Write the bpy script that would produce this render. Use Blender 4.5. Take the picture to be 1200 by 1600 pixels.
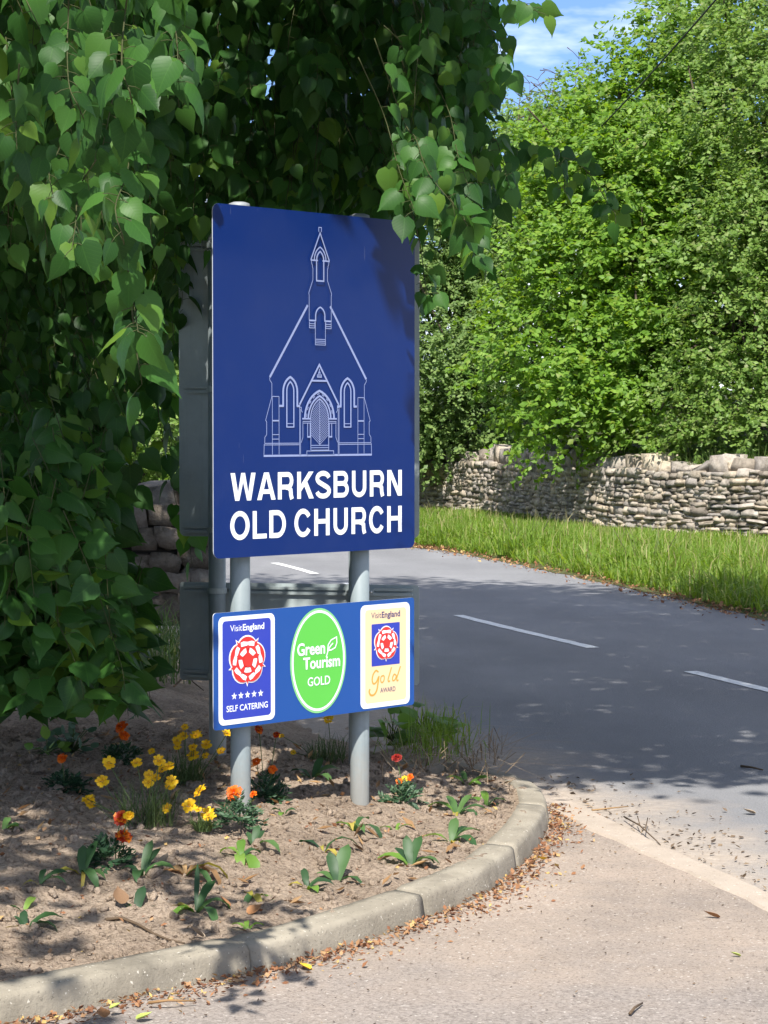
import bpy, bmesh, math, random
import numpy as np
from mathutils import Vector, Matrix

for o in list(bpy.data.objects):
    bpy.data.objects.remove(o, do_unlink=True)
SC = bpy.context.scene
COL = SC.collection
rng = np.random.default_rng(11)
random.seed(5)
R = math.radians

# ------------------------------------------------------------------ camera
FPX, EYE, HOR = 3500.0, 1.65, 132.0          # focal length in photo pixels, eye height (m), horizon above centre
PITCH = math.atan(HOR / FPX)
cam_d = bpy.data.cameras.new('camera')
cam_d.sensor_fit = 'VERTICAL'
cam_d.sensor_height = 36.0
cam_d.lens = FPX / 1600.0 * 36.0
cam_d.clip_start = 0.1
cam_d.clip_end = 2000.0
cam = bpy.data.objects.new('camera', cam_d)
COL.objects.link(cam)
cam.location = (0, 0, EYE)
cam.rotation_euler = (R(90) - PITCH, 0, 0)
SC.camera = cam
SC.render.resolution_x, SC.render.resolution_y = 768, 1024

# ------------------------------------------------------------------ world, sun, exposure
SUN_EL = R(52)
SUN_H = Vector((-0.10, -1.0, 0)).normalized()           # horizontal direction towards the sun
SUN_DIR = Vector((SUN_H.x * math.cos(SUN_EL), SUN_H.y * math.cos(SUN_EL), math.sin(SUN_EL)))
w = bpy.data.worlds.new('World')
SC.world = w
w.use_nodes = True
nt = w.node_tree
for n in list(nt.nodes):
    nt.nodes.remove(n)
out = nt.nodes.new('ShaderNodeOutputWorld')
bg = nt.nodes.new('ShaderNodeBackground')
sky = nt.nodes.new('ShaderNodeTexSky')
sky.sky_type = 'NISHITA'
sky.sun_disc = False
sky.sun_elevation = SUN_EL
sky.sun_rotation = math.atan2(SUN_H.x, SUN_H.y)
sky.altitude = 100
sky.air_density = 1.0
sky.dust_density = 0.25
sky.ozone_density = 2.2
tc = nt.nodes.new('ShaderNodeTexCoord')
mp = nt.nodes.new('ShaderNodeMapping')
mp.inputs['Scale'].default_value = (1.0, 1.0, 3.4)
mp.inputs['Location'].default_value = (0.0, 1.7, 0.5)
cn = nt.nodes.new('ShaderNodeTexNoise')
cn.inputs['Scale'].default_value = 3.4
cn.inputs['Detail'].default_value = 7
cn.inputs['Roughness'].default_value = 0.56
cr = nt.nodes.new('ShaderNodeValToRGB')
cr.color_ramp.elements[0].position = 0.47
cr.color_ramp.elements[1].position = 0.62
mx = nt.nodes.new('ShaderNodeMixRGB')
mx.inputs[2].default_value = (4.8, 4.85, 5.0, 1)
nt.links.new(tc.outputs['Generated'], mp.inputs['Vector'])
nt.links.new(mp.outputs['Vector'], cn.inputs['Vector'])
nt.links.new(cn.outputs['Fac'], cr.inputs['Fac'])
nt.links.new(cr.outputs['Color'], mx.inputs['Fac'])
hsv = nt.nodes.new('ShaderNodeHueSaturation')
hsv.inputs['Saturation'].default_value = 1.0
hsv.inputs['Value'].default_value = 0.40
nt.links.new(sky.outputs['Color'], hsv.inputs['Color'])
tint = nt.nodes.new('ShaderNodeMixRGB')
tint.blend_type = 'MULTIPLY'
tint.inputs[0].default_value = 1.0
tint.inputs[2].default_value = (0.62, 0.74, 1.0, 1)
nt.links.new(hsv.outputs['Color'], tint.inputs[1])
nt.links.new(tint.outputs['Color'], mx.inputs[1])
nt.links.new(mx.outputs['Color'], bg.inputs['Color'])
nt.links.new(bg.outputs['Background'], out.inputs['Surface'])
bg.inputs['Strength'].default_value = 0.15

sun_d = bpy.data.lights.new('sun', 'SUN')
sun_d.energy = 3.2
sun_d.angle = R(0.53)
sun_d.color = (1.0, 0.955, 0.88)
sun = bpy.data.objects.new('sun', sun_d)
COL.objects.link(sun)
sun.rotation_euler = SUN_DIR.to_track_quat('Z', 'Y').to_euler()
sun.location = (0, 0, 30)

SC.view_settings.view_transform = 'Standard'
SC.view_settings.look = 'None'
SC.view_settings.gamma = 1.0
SC.view_settings.use_curve_mapping = False
SC.view_settings.exposure = 1.5
SC.render.engine = 'CYCLES'
SC.cycles.use_denoising = True
SC.cycles.max_bounces = 8
SC.cycles.diffuse_bounces = 4
SC.cycles.transmission_bounces = 5
SC.cycles.transparent_max_bounces = 6

# ------------------------------------------------------------------ surveying helpers
CP, SP = math.cos(PITCH), math.sin(PITCH)
def ray(px, py):
    a = (px - 600) / FPX
    b = -(py - 800) / FPX
    return Vector((a, CP + b * SP, -SP + b * CP))
def P(px, py, z=0.0):
    """world point at height z that the photo shows at (px, py)"""
    r = ray(px, py)
    t = (z - EYE) / r.z
    return Vector((0, 0, EYE)) + r * t
def PD(px, py, d):
    r = ray(px, py)
    return Vector((0, 0, EYE)) + r * (d / r.y)
def to_px(p):
    q = np.asarray(p, float) - np.array([0, 0, EYE])
    f = q[..., 1] * CP - q[..., 2] * SP
    u = q[..., 1] * SP + q[..., 2] * CP
    return 600 + FPX * q[..., 0] / f, 800 - FPX * u / f

# ------------------------------------------------------------------ object helpers
def link(o, parent=None):
    COL.objects.link(o)
    if parent is not None:
        o.parent = parent
    return o
def tag(o, label=None, cat=None, group=None, kind=None):
    if label: o['label'] = label
    if cat: o['category'] = cat
    if group: o['group'] = group
    if kind: o['kind'] = kind
    return o
def empty(name, loc=(0, 0, 0), rz=0.0):
    o = bpy.data.objects.new(name, None)
    o.empty_display_size = 0.1
    o.location = loc
    o.rotation_euler = (0, 0, rz)
    COL.objects.link(o)
    return o
def mesh_obj(name, verts, faces, m, parent=None, smooth=False):
    me = bpy.data.meshes.new(name)
    me.from_pydata([tuple(v) for v in verts], [], faces)
    if smooth:
        me.polygons.foreach_set('use_smooth', [True] * len(me.polygons))
    me.materials.append(m)
    me.update()
    return link(bpy.data.objects.new(name, me), parent)
def np_mesh(name, V, T, m, smooth=False, uv=None):
    """triangles V (n,3), T (k,3)"""
    me = bpy.data.meshes.new(name)
    V = np.ascontiguousarray(V, dtype=np.float32)
    T = np.ascontiguousarray(T, dtype=np.int32)
    me.vertices.add(len(V)); me.vertices.foreach_set('co', V.ravel())
    me.loops.add(T.size); me.loops.foreach_set('vertex_index', T.ravel())
    me.polygons.add(len(T))
    me.polygons.foreach_set('loop_start', np.arange(0, T.size, 3, dtype=np.int32))
    me.polygons.foreach_set('loop_total', np.full(len(T), 3, dtype=np.int32))
    if smooth:
        me.polygons.foreach_set('use_smooth', np.ones(len(T), dtype=bool))
    if uv is not None:
        l = me.uv_layers.new(name='UVMap')
        l.data.foreach_set('uv', np.ascontiguousarray(uv[T.ravel()], dtype=np.float32).ravel())
    me.materials.append(m)
    me.update(calc_edges=True)
    return me
def scatter(name, m, tv, tf, pos, X, Y, Z, parent=None, smooth=False, tuv=None):
    """copies of a template (tv, tf) at pos with scaled axes X, Y, Z -> one mesh object"""
    pos, X, Y, Z = (np.asarray(a, float) for a in (pos, X, Y, Z))
    N, k = len(pos), len(tv)
    V = pos[:, None, :] + tv[None, :, 0:1] * X[:, None] + tv[None, :, 1:2] * Y[:, None] + tv[None, :, 2:3] * Z[:, None]
    T = (tf[None] + (np.arange(N) * k)[:, None, None]).reshape(-1, 3)
    uv = None if tuv is None else np.tile(tuv, (N, 1))
    me = np_mesh(name, V.reshape(-1, 3), T, m, smooth, uv)
    return link(bpy.data.objects.new(name, me), parent)
def unit(a):
    a = np.asarray(a, float)
    return a / np.maximum(np.linalg.norm(a, axis=-1, keepdims=True), 1e-9)
def frames(tip, nrm):
    Y = unit(tip)
    Z = unit(nrm - (nrm * Y).sum(-1, keepdims=True) * Y)
    X = np.cross(Y, Z)
    return X, Y, Z
def tube_geo(pts, radii, seg=8, cap=True):
    pts = [Vector(p) for p in pts]
    n = len(pts)
    if not hasattr(radii, '__len__'): radii = [radii] * n
    V, F = [], []
    up = Vector((0, 0, 1))
    prev = None
    for i, p in enumerate(pts):
        t = (pts[min(i + 1, n - 1)] - pts[max(i - 1, 0)]).normalized()
        if prev is None:
            a = t.cross(up)
            if a.length < 1e-3: a = t.cross(Vector((1, 0, 0)))
        else:
            a = prev - t * prev.dot(t)
        a.normalize(); prev = a
        b = t.cross(a)
        for k in range(seg):
            th = 2 * math.pi * k / seg
            V.append(p + (a * math.cos(th) + b * math.sin(th)) * radii[i])
    for i in range(n - 1):
        for k in range(seg):
            k2 = (k + 1) % seg
            F.append((i * seg + k, i * seg + k2, (i + 1) * seg + k2, (i + 1) * seg + k))
    if cap:
        F.append(tuple(range(seg))[::-1]); F.append(tuple((n - 1) * seg + k for k in range(seg)))
    return V, F
def tube(name, pts, radii, m, parent=None, seg=8):
    V, F = tube_geo(pts, radii, seg)
    return mesh_obj(name, V, F, m, parent, True)
def tubes(name, lst, m, parent=None, seg=5):
    V, F = [], []
    for pts, rad in lst:
        v, f = tube_geo(pts, rad, seg)
        k = len(V); V += v; F += [tuple(i + k for i in ff) for ff in f]
    return mesh_obj(name, V, F, m, parent, True)
def catmull(pts, n=8):
    pts = [np.asarray(p, float) for p in pts]
    q = [2 * pts[0] - pts[1]] + pts + [2 * pts[-1] - pts[-2]]
    res = []
    for i in range(1, len(q) - 2):
        p0, p1, p2, p3 = q[i - 1:i + 3]
        for s in np.arange(n) / n:
            res.append(.5 * (2 * p1 + (p2 - p0) * s + (2 * p0 - 5 * p1 + 4 * p2 - p3) * s ** 2 + (3 * p1 - p0 - 3 * p2 + p3) * s ** 3))
    res.append(pts[-1])
    return np.array(res)
def resample(line, step):
    line = np.asarray(line, float)
    s = np.concatenate([[0], np.cumsum(np.linalg.norm(np.diff(line, axis=0), axis=1))])
    n = max(2, int(round(s[-1] / step)) + 1)
    t = np.linspace(0, s[-1], n)
    return np.stack([np.interp(t, s, line[:, k]) for k in range(line.shape[1])], 1)
def left_normals(line):
    t = np.gradient(line[:, :2], axis=0)
    t = unit(t)
    return np.stack([-t[:, 1], t[:, 0]], 1)
def vnoise(x, y, seed=0):
    """cheap smooth value noise on arrays"""
    xi, yi = np.floor(x).astype(int), np.floor(y).astype(int)
    fx, fy = x - xi, y - yi
    fx, fy = fx * fx * (3 - 2 * fx), fy * fy * (3 - 2 * fy)
    def h(a, b):
        v = (a * 374761393 + b * 668265263 + seed * 974634777) & 0xffffffff
        v = ((v ^ (v >> 13)) * 1274126177) & 0xffffffff
        return ((v ^ (v >> 16)) & 0xffff) / 65535.0
    return (h(xi, yi) * (1 - fx) + h(xi + 1, yi) * fx) * (1 - fy) + (h(xi, yi + 1) * (1 - fx) + h(xi + 1, yi + 1) * fx) * fy
def fbm(x, y, o=4, seed=0):
    s = np.zeros_like(x, dtype=float); a = .5
    for k in range(o):
        s += a * vnoise(x * 2 ** k, y * 2 ** k, seed + k); a *= .5
    return s

# ------------------------------------------------------------------ materials
class NT:
    """small node builder"""
    def __init__(s, name):
        s.m = bpy.data.materials.new(name); s.m.use_nodes = True
        s.t = s.m.node_tree
        s.bsdf = s.t.nodes['Principled BSDF']; s.out = s.t.nodes['Material Output']
    def n(s, typ, **kw):
        x = s.t.nodes.new(typ)
        for k, v in kw.items():
            if k in x.inputs: x.inputs[k].default_value = v
            else: setattr(x, k, v)
        return x
    def l(s, a, b): s.t.links.new(a, b)
    def coord(s, which='Object', scale=(1, 1, 1)):
        c = s.n('ShaderNodeTexCoord'); mp_ = s.n('ShaderNodeMapping'); mp_.inputs['Scale'].default_value = scale
        s.l(c.outputs[which], mp_.inputs['Vector']); return mp_.outputs['Vector']
    def pos(s, scale=(1, 1, 1)):
        c = s.n('ShaderNodeNewGeometry'); mp_ = s.n('ShaderNodeMapping'); mp_.inputs['Scale'].default_value = scale
        s.l(c.outputs['Position'], mp_.inputs['Vector']); return mp_.outputs['Vector']
    def noise(s, vec, scale, detail=4, rough=.55):
        x = s.n('ShaderNodeTexNoise'); x.inputs['Scale'].default_value = scale
        x.inputs['Detail'].default_value = detail; x.inputs['Roughness'].default_value = rough
        s.l(vec, x.inputs['Vector']); return x.outputs['Fac']
    def ramp(s, fac, stops):
        x = s.n('ShaderNodeValToRGB'); e = x.color_ramp.elements
        e[0].position, e[0].color = stops[0][0], (*stops[0][1], 1)
        e[1].position, e[1].color = stops[-1][0], (*stops[-1][1], 1)
        for p_, c_ in stops[1:-1]:
            q = e.new(p_); q.color = (*c_, 1)
        s.l(fac, x.inputs['Fac']); return x.outputs['Color']
    def mix(s, fac, a, b, typ='MIX'):
        x = s.n('ShaderNodeMixRGB', blend_type=typ)
        for i, v in ((0, fac), (1, a), (2, b)):
            if isinstance(v, (int, float)): x.inputs[i].default_value = v
            elif isinstance(v, tuple): x.inputs[i].default_value = (*v, 1)
            else: s.l(v, x.inputs[i])
        return x.outputs['Color']
    def math(s, op, a, b=None, clamp=False):
        x = s.n('ShaderNodeMath', operation=op, use_clamp=clamp)
        for i, v in ((0, a), (1, b)):
            if v is None: continue
            if isinstance(v, (int, float)): x.inputs[i].default_value = v
            else: s.l(v, x.inputs[i])
        return x.outputs[0]
    def bump(s, h, strength=.5, dist=.01):
        x = s.n('ShaderNodeBump'); x.inputs['Strength'].default_value = strength; x.inputs['Distance'].default_value = dist
        s.l(h, x.inputs['Height']); s.l(x.outputs['Normal'], s.bsdf.inputs['Normal'])
    def color(s, c):
        if isinstance(c, tuple): s.bsdf.inputs['Base Color'].default_value = (*c, 1)
        else: s.l(c, s.bsdf.inputs['Base Color'])
    def rough(s, v):
        if isinstance(v, (int, float)): s.bsdf.inputs['Roughness'].default_value = v
        else: s.l(v, s.bsdf.inputs['Roughness'])
    def spec(s, v): s.bsdf.inputs['Specular IOR Level'].default_value = v
def sc(c, k): return tuple(min(1, x * k) for x in c)

def mat_plain(name, c, rough=.5, spec=.5, var=.12, scale=30, metal=0.0):
    t = NT(name); v = t.coord()
    t.color(t.ramp(t.noise(v, scale), [(.3, sc(c, 1 - var)), (.7, sc(c, 1 + var))]))
    t.rough(rough); t.spec(spec); t.bsdf.inputs['Metallic'].default_value = metal
    return t.m
def mat_leaf(name, dark, mid, light, trans=.3, rough=.45, veins=False, yellow=None, spec=.35):
    """foliage: colour varies from leaf to leaf; light passes through the blade"""
    t = NT(name)
    g = t.n('ShaderNodeNewGeometry'); oi = t.n('ShaderNodeObjectInfo')
    f = t.math('FRACT', t.math('ADD', g.outputs['Random Per Island'], oi.outputs['Random']))
    stops = [(0, dark), (.5, mid), (.9, light)]
    if yellow: stops = [(0, dark), (.45, mid), (.86, light), (.985, yellow)]
    c = t.ramp(f, stops)
    n = t.noise(t.pos(), 1.6, 2)
    c = t.mix(t.math('MULTIPLY', n, .55), c, sc(dark, .9))
    if veins:
        uv = t.n('ShaderNodeUVMap'); sx = t.n('ShaderNodeSeparateXYZ'); t.l(uv.outputs['UV'], sx.inputs[0])
        ax = t.math('ABSOLUTE', sx.outputs['X'])
        k = t.math('FRACT', t.math('MULTIPLY', t.math('SUBTRACT', sx.outputs['Y'], t.math('MULTIPLY', ax, .75)), 7.0))
        d = t.math('ABSOLUTE', t.math('SUBTRACT', k, .5))
        side = t.math('SUBTRACT', 1, t.math('MULTIPLY', d, 9.0), True)
        rib = t.math('SUBTRACT', 1, t.math('MULTIPLY', ax, 38.0), True)
        vn = t.math('MAXIMUM', t.math('MULTIPLY', side, .55), rib)
        c = t.mix(t.math('MULTIPLY', vn, .22), c, sc(light, 1.35))
        t.bump(t.math('ADD', t.math('MULTIPLY', d, .5), t.math('MULTIPLY', rib, -.3)), .12, .003)
    t.color(c); t.rough(rough); t.spec(spec)
    tr = t.n('ShaderNodeBsdfTranslucent'); ms = t.n('ShaderNodeMixShader'); ms.inputs[0].default_value = trans
    hs = t.n('ShaderNodeHueSaturation'); hs.inputs['Hue'].default_value = .485; hs.inputs['Saturation'].default_value = 1.1; hs.inputs['Value'].default_value = 1.5
    t.l(c, hs.inputs['Color']); t.l(hs.outputs['Color'], tr.inputs['Color'])
    t.l(t.bsdf.outputs[0], ms.inputs[1]); t.l(tr.outputs[0], ms.inputs[2]); t.l(ms.outputs[0], t.out.inputs['Surface'])
    return t.m

# ------------------------------------------------------------------ setting: materials
def m_asphalt():
    t = NT('asphalt'); v = t.pos()
    big = t.noise(v, .55, 5, .6)
    c = t.ramp(big, [(.3, (.19, .191, .198)), (.7, (.24, .24, .245))])
    streak = t.noise(t.pos((.9, .25, 1)), 1.3, 5, .65)
    c = t.mix(t.math('MULTIPLY', t.math('SUBTRACT', streak, .45, True), 1.6, True), c, (.13, .13, .138))
    ag = t.n('ShaderNodeTexVoronoi'); ag.inputs['Scale'].default_value = 85
    t.l(v, ag.inputs['Vector'])
    chips = t.ramp(t.noise(v, 150, 2, .6), [(.35, (.55, .55, .56)), (.52, (1, 1, 1)), (.70, (1.0, 1.0, 1.0))])
    c = t.mix(.75, c, chips, 'MULTIPLY')
    lt = t.math('GREATER_THAN', t.noise(v, 95, 1), .69)
    c = t.mix(t.math('MULTIPLY', lt, .35), c, (.40, .40, .40))
    # dust and grit lying on the carriageway beside the flush edging
    sx = t.n('ShaderNodeSeparateXYZ'); t.l(v, sx.inputs[0])
    s = t.math('ADD', t.math('MULTIPLY', t.math('SUBTRACT', sx.outputs['X'], .742), .963), t.math('MULTIPLY', t.math('SUBTRACT', sx.outputs['Y'], 10.05), .27))
    dn = t.math('ADD', s, t.math('MULTIPLY', t.math('SUBTRACT', t.noise(v, 1.1, 6, .65), .5), 1.5))
    dust = t.math('SUBTRACT', 1, t.math('DIVIDE', dn, .60), True)
    fleck = t.math('MULTIPLY', dust, t.math('ADD', .45, t.math('MULTIPLY', t.noise(v, 40, 4, .7), .9)), True)
    c = t.mix(fleck, c, t.ramp(t.noise(v, 22, 5, .7), [(.3, (.30, .245, .195)), (.7, (.44, .37, .30))]))
    trk = t.math('SINE', t.math('MULTIPLY', t.math('ADD', t.math('MULTIPLY', sx.outputs['X'], .95), t.math('MULTIPLY', sx.outputs['Y'], .31)), 4.3))
    c = t.mix(t.math('MULTIPLY', t.math('ADD', t.math('MULTIPLY', trk, .5), .5), t.math('MULTIPLY', t.noise(v, .8, 3), .42)), c, (.105, .105, .11))
    t.color(c); t.rough(.86); t.spec(.3)
    t.bump(t.math('ADD', t.math('MULTIPLY', ag.outputs['Distance'], .6), t.noise(v, 150, 2)), .5, .006)
    return t.m
def m_drive():
    t = NT('drive_surface'); v = t.pos()
    n1 = t.noise(v, 1.0, 6, .62)
    c = t.ramp(n1, [(.32, (.20, .172, .152)), (.5, (.30, .248, .205)), (.68, (.37, .30, .245))])
    n2 = t.noise(v, 9, 5, .7)
    c = t.mix(t.math('MULTIPLY', t.math('SUBTRACT', n2, .5, True), 2.2, True), c, (.25, .215, .19))
    sx = t.n('ShaderNodeSeparateXYZ'); t.l(v, sx.inputs[0])
    # bare grey surfacing nearer the house side, not covered by the sandy wash
    wash = t.math('ADD', t.math('SUBTRACT', 7.1, sx.outputs['Y']), t.math('MULTIPLY', t.math('SUBTRACT', t.noise(v, 1.6, 5, .6), .5), 2.4))
    c = t.mix(t.math('MULTIPLY', t.math('DIVIDE', wash, .9, True), .8), c, t.ramp(t.noise(v, 60, 3, .7), [(.35, (.185, .165, .152)), (.65, (.31, .275, .25))]))
    fine = t.ramp(t.noise(v, 130, 3, .7), [(.34, (.5, .47, .45)), (.5, (1, 1, 1)), (.75, (1, 1, 1))])
    c = t.mix(.8, c, fine, 'MULTIPLY')
    sp = t.math('GREATER_THAN', t.noise(v, 70, 1), .70)
    c = t.mix(t.math('MULTIPLY', sp, .45), c, (.58, .54, .49))
    dk = t.math('GREATER_THAN', t.noise(v, 48, 2, .6), .685)
    c = t.mix(t.math('MULTIPLY', dk, .7), c, (.10, .08, .07))
    t.color(c); t.rough(.92); t.spec(.2)
    t.bump(t.math('ADD', t.noise(v, 120, 3, .7), t.noise(v, 20, 4)), .45, .006)
    return t.m
def m_concrete(name, a, b, stain=(.10, .09, .075)):
    t = NT(name); v = t.pos()
    c = t.ramp(t.noise(v, 3.5, 6, .65), [(.32, a), (.68, b)])
    st = t.noise(t.pos((1, 1, .6)), 2.1, 5, .6)
    c = t.mix(t.math('MULTIPLY', t.math('SUBTRACT', st, .56, True), 4.5, True), c, stain)
    pit = t.math('GREATER_THAN', t.noise(v, 85, 2, .6), .66)
    c = t.mix(t.math('MULTIPLY', pit, .6), c, sc(a, .5))
    lt = t.math('GREATER_THAN', t.noise(v, 60, 2, .6), .69)
    c = t.mix(t.math('MULTIPLY', lt, .6), c, (.62, .58, .5))
    t.color(c); t.rough(.9); t.spec(.25)
    t.bump(t.math('ADD', t.noise(v, 90, 3, .7), t.math('MULTIPLY', t.noise(v, 14, 4), 1.2)), .5, .006)
    return t.m
def m_soil():
    t = NT('soil'); v = t.pos()
    c = t.ramp(t.noise(v, 2.2, 6, .65), [(.3, (.31, .238, .178)), (.55, (.44, .345, .262)), (.75, (.52, .42, .322))])
    g = t.ramp(t.noise(v, 60, 4, .75), [(.34, (.30, .27, .25)), (.52, (1, 1, 1)), (.8, (1, 1, 1))])
    c = t.mix(.75, c, g, 'MULTIPLY')
    st = t.math('GREATER_THAN', t.noise(v, 75, 2), .705)
    c = t.mix(t.math('MULTIPLY', st, .6), c, (.52, .46, .38))
    t.color(c); t.rough(.97); t.spec(.1)
    t.bump(t.math('ADD', t.noise(v, 45, 5, .75), t.math('MULTIPLY', t.noise(v, 12, 4, .7), 1.3)), 1.0, .03)
    return t.m
def m_earth(name, cols, scale=1.2):
    t = NT(name); v = t.pos()
    c = t.ramp(t.noise(v, scale, 6, .7), cols)
    c = t.mix(.6, c, t.ramp(t.noise(v, 25, 4, .7), [(.3, (.45, .45, .45)), (.6, (1, 1, 1))]), 'MULTIPLY')
    t.color(c); t.rough(.97); t.spec(.1)
    t.bump(t.noise(v, 30, 5, .7), .8, .02)
    return t.m
M_asphalt, M_drive, M_soil = m_asphalt(), m_drive(), m_soil()
M_kerb = m_concrete('kerb_concrete', (.215, .190, .148), (.335, .300, .238), (.07, .062, .05))
M_edging = m_concrete('edging_concrete', (.34, .285, .232), (.41, .345, .285), (.25, .21, .17))
M_ground = m_earth('field_ground', [(.3, (.06, .075, .03)), (.7, (.10, .12, .05))], .4)
M_verge = m_earth('verge_earth', [(.3, (.075, .095, .03)), (.55, (.11, .115, .05)), (.72, (.20, .155, .10))], .9)
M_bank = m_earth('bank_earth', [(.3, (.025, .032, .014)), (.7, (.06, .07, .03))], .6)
def m_paint():
    t = NT('road_paint'); v = t.pos()
    t.color(t.mix(t.math('MULTIPLY', t.math('SUBTRACT', t.noise(v, 22, 5, .8), .50, True), 5, True), (.74, .74, .72), (.30, .30, .30)))
    t.rough(.7); return t.m
M_paint = m_paint()

# ------------------------------------------------------------------ ground, road, markings
g = mesh_obj('ground', [(-500, -80, -.03), (500, -80, -.03), (500, 900, -.03), (-500, 900, -.03)], [(0, 1, 2, 3)], M_ground)
tag(g, 'rough ground reaching away beyond the road', kind='structure')

CENTRE = resample(catmull([(14, -16), (6.6, 1), (4.62, 7), (3.27, 11.2), (2.40, 14.04), (1.555, 16.75), (.657, 19.61), (-.374, 23.6), (-1.324, 27.2), (-2.4, 29.8), (-4.1, 32.0), (-7, 34.0), (-12, 35.7), (-24, 37.5)], 10), .5)
cn_ = left_normals(CENTRE)
def strip_mesh(name, line, nrm, offs, zf, m, parent=None):
    V, F = [], []
    k = len(offs)
    for p, n_ in zip(line, nrm):
        for o in offs:
            q = p[:2] + n_ * o
            V.append((q[0], q[1], zf))
    for i in range(len(line) - 1):
        for j in range(k - 1):
            F.append((i * k + j, (i + 1) * k + j, (i + 1) * k + j + 1, i * k + j + 1))
    return mesh_obj(name, V, F, m, parent)
road = strip_mesh('road', CENTRE, cn_, [3.6, 1.8, 0, -2, -4.4], 0.0, M_asphalt)
tag(road, 'dark asphalt road bending away to the left', kind='structure')
# centre line: long dashes of the warning line, each with a slightly ragged outline
s_c = np.concatenate([[0], np.cumsum(np.linalg.norm(np.diff(CENTRE, axis=0), axis=1))])
def along(s):
    return np.array([np.interp(s, s_c, CENTRE[:, k]) for k in (0, 1)])
def s_of(p):
    return s_c[np.argmin(np.linalg.norm(CENTRE - np.asarray(p[:2]), axis=1))]
fineC = resample(CENTRE, .05)
s_f = np.concatenate([[0], np.cumsum(np.linalg.norm(np.diff(fineC, axis=0), axis=1))])
def s_fine(p): return s_f[np.argmin(np.linalg.norm(fineC - np.asarray(p[:2]), axis=1))]
d0, d1 = s_fine(P(925, 1013)), s_fine(P(717, 962))
e0, e1 = s_fine(P(490, 897)), s_fine(P(430, 880))
gap = s_fine(P(925, 1013)) - s_fine(P(1062, 1050))
dash = d1 - d0
spans = [(d0, d1), (d0 - gap - dash, d0 - gap), (d0 - 2 * gap - 2 * dash, d0 - 2 * gap - dash), (d1 + gap, e0 - gap * .9), (e0, e1), (e1 + gap, e1 + gap + dash)]
for a, b in spans:
    n_ = max(6, int((b - a) / .12)); V, F = [], []
    for i in range(n_ + 1):
        s = a + (b - a) * i / n_
        p = along(s); q = along(s + .05); tdir = (q - p) / np.linalg.norm(q - p); nn = np.array([-tdir[1], tdir[0]])
        wv = .05 + random.uniform(-.004, .004)
        V += [(*(p + nn * wv), .004), (*(p - nn * (wv + random.uniform(-.004, .004))), .004)]
        if i: F.append((2 * i - 2, 2 * i - 1, 2 * i + 1, 2 * i))
    mesh_obj('centre_line_dash', V, F, M_paint, road)

# ------------------------------------------------------------------ kerb
KPTS = [(-2.6, 4.6), (-1.99, 5.12), (-1.52, 5.56), (-1.223, 5.90), (-1.004, 6.13), (-.697, 6.43), (-.479, 6.63), (-.294, 6.81), (-.108, 7.06), (.144, 7.455), (.35, 7.84), (.475, 8.21), (.592, 8.68), (.684, 9.22), (.70, 9.60), (.675, 9.95), (.602, 10.27), (.51, 10.54), (.40, 10.76)]
KLINE = resample(catmull(KPTS, 8), .03)
k_s = np.concatenate([[0], np.cumsum(np.linalg.norm(np.diff(KLINE, axis=0), axis=1))])
def smooth(a, b, x):
    t_ = np.clip((np.asarray(x, float) - a) / (b - a), 0, 1); return t_ * t_ * (3 - 2 * t_)
kn = left_normals(KLINE)
s_end = k_s[-1]
s_drop = k_s[np.argmin(np.linalg.norm(KLINE - np.array([.695, 9.45]), axis=1))]
kerb = tag(empty('kerb', (0, 6.8, 0)), 'curved concrete kerb edging the flower bed', kind='structure')
prof = [(0.0, -.06), (.003, 0.0), (.007, .035), (.012, .070), (.014, .080), (.018, .089), (.025, .096), (.034, .0985), (.06, .100), (.095, .102), (.128, .103), (.132, -.06)]
joint0 = k_s[np.argmin(np.linalg.norm(KLINE - np.array([.144, 7.455]), axis=1))]
joints = sorted([joint0 + .93 * k for k in range(-5, 4)])
joints = [0.0] + [j for j in joints if .2 < j < s_end - .3] + [s_end]
for a, b in zip(joints[:-1], joints[1:]):
    ss = np.linspace(a + .003, b - .003, max(8, int((b - a) / .045)))
    V, F = [], []
    k = len(prof); tw = random.uniform(-.003, .003)
    for i, s in enumerate(ss):
        p = np.array([np.interp(s, k_s, KLINE[:, j]) for j in (0, 1)]); nn = unit(np.array([np.interp(s, k_s, kn[:, j]) for j in (0, 1)]))
        hs = 1 - .55 * smooth(s_drop, s_end, s)
        end = .004 if i in (0, len(ss) - 1) else 0
        for o, z in prof:
            jz = random.uniform(-.0012, .0012) + tw
            q = p + nn * (o + random.uniform(-.001, .001) + (end if o < .1 else -end))
            V.append((q[0], q[1] - 6.8, (z * hs * .92 + jz - end * (z > .05)) if z > 0 else z))
    for i in range(len(ss) - 1):
        for j in range(k - 1):
            F.append((i * k + j, (i + 1) * k + j, (i + 1) * k + j + 1, i * k + j + 1))
    F.append(tuple(range(k))); F.append(tuple((len(ss) - 1) * k + j for j in range(k))[::-1])
    mesh_obj('kerb_stone', V, F, M_kerb, kerb, True)

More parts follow.
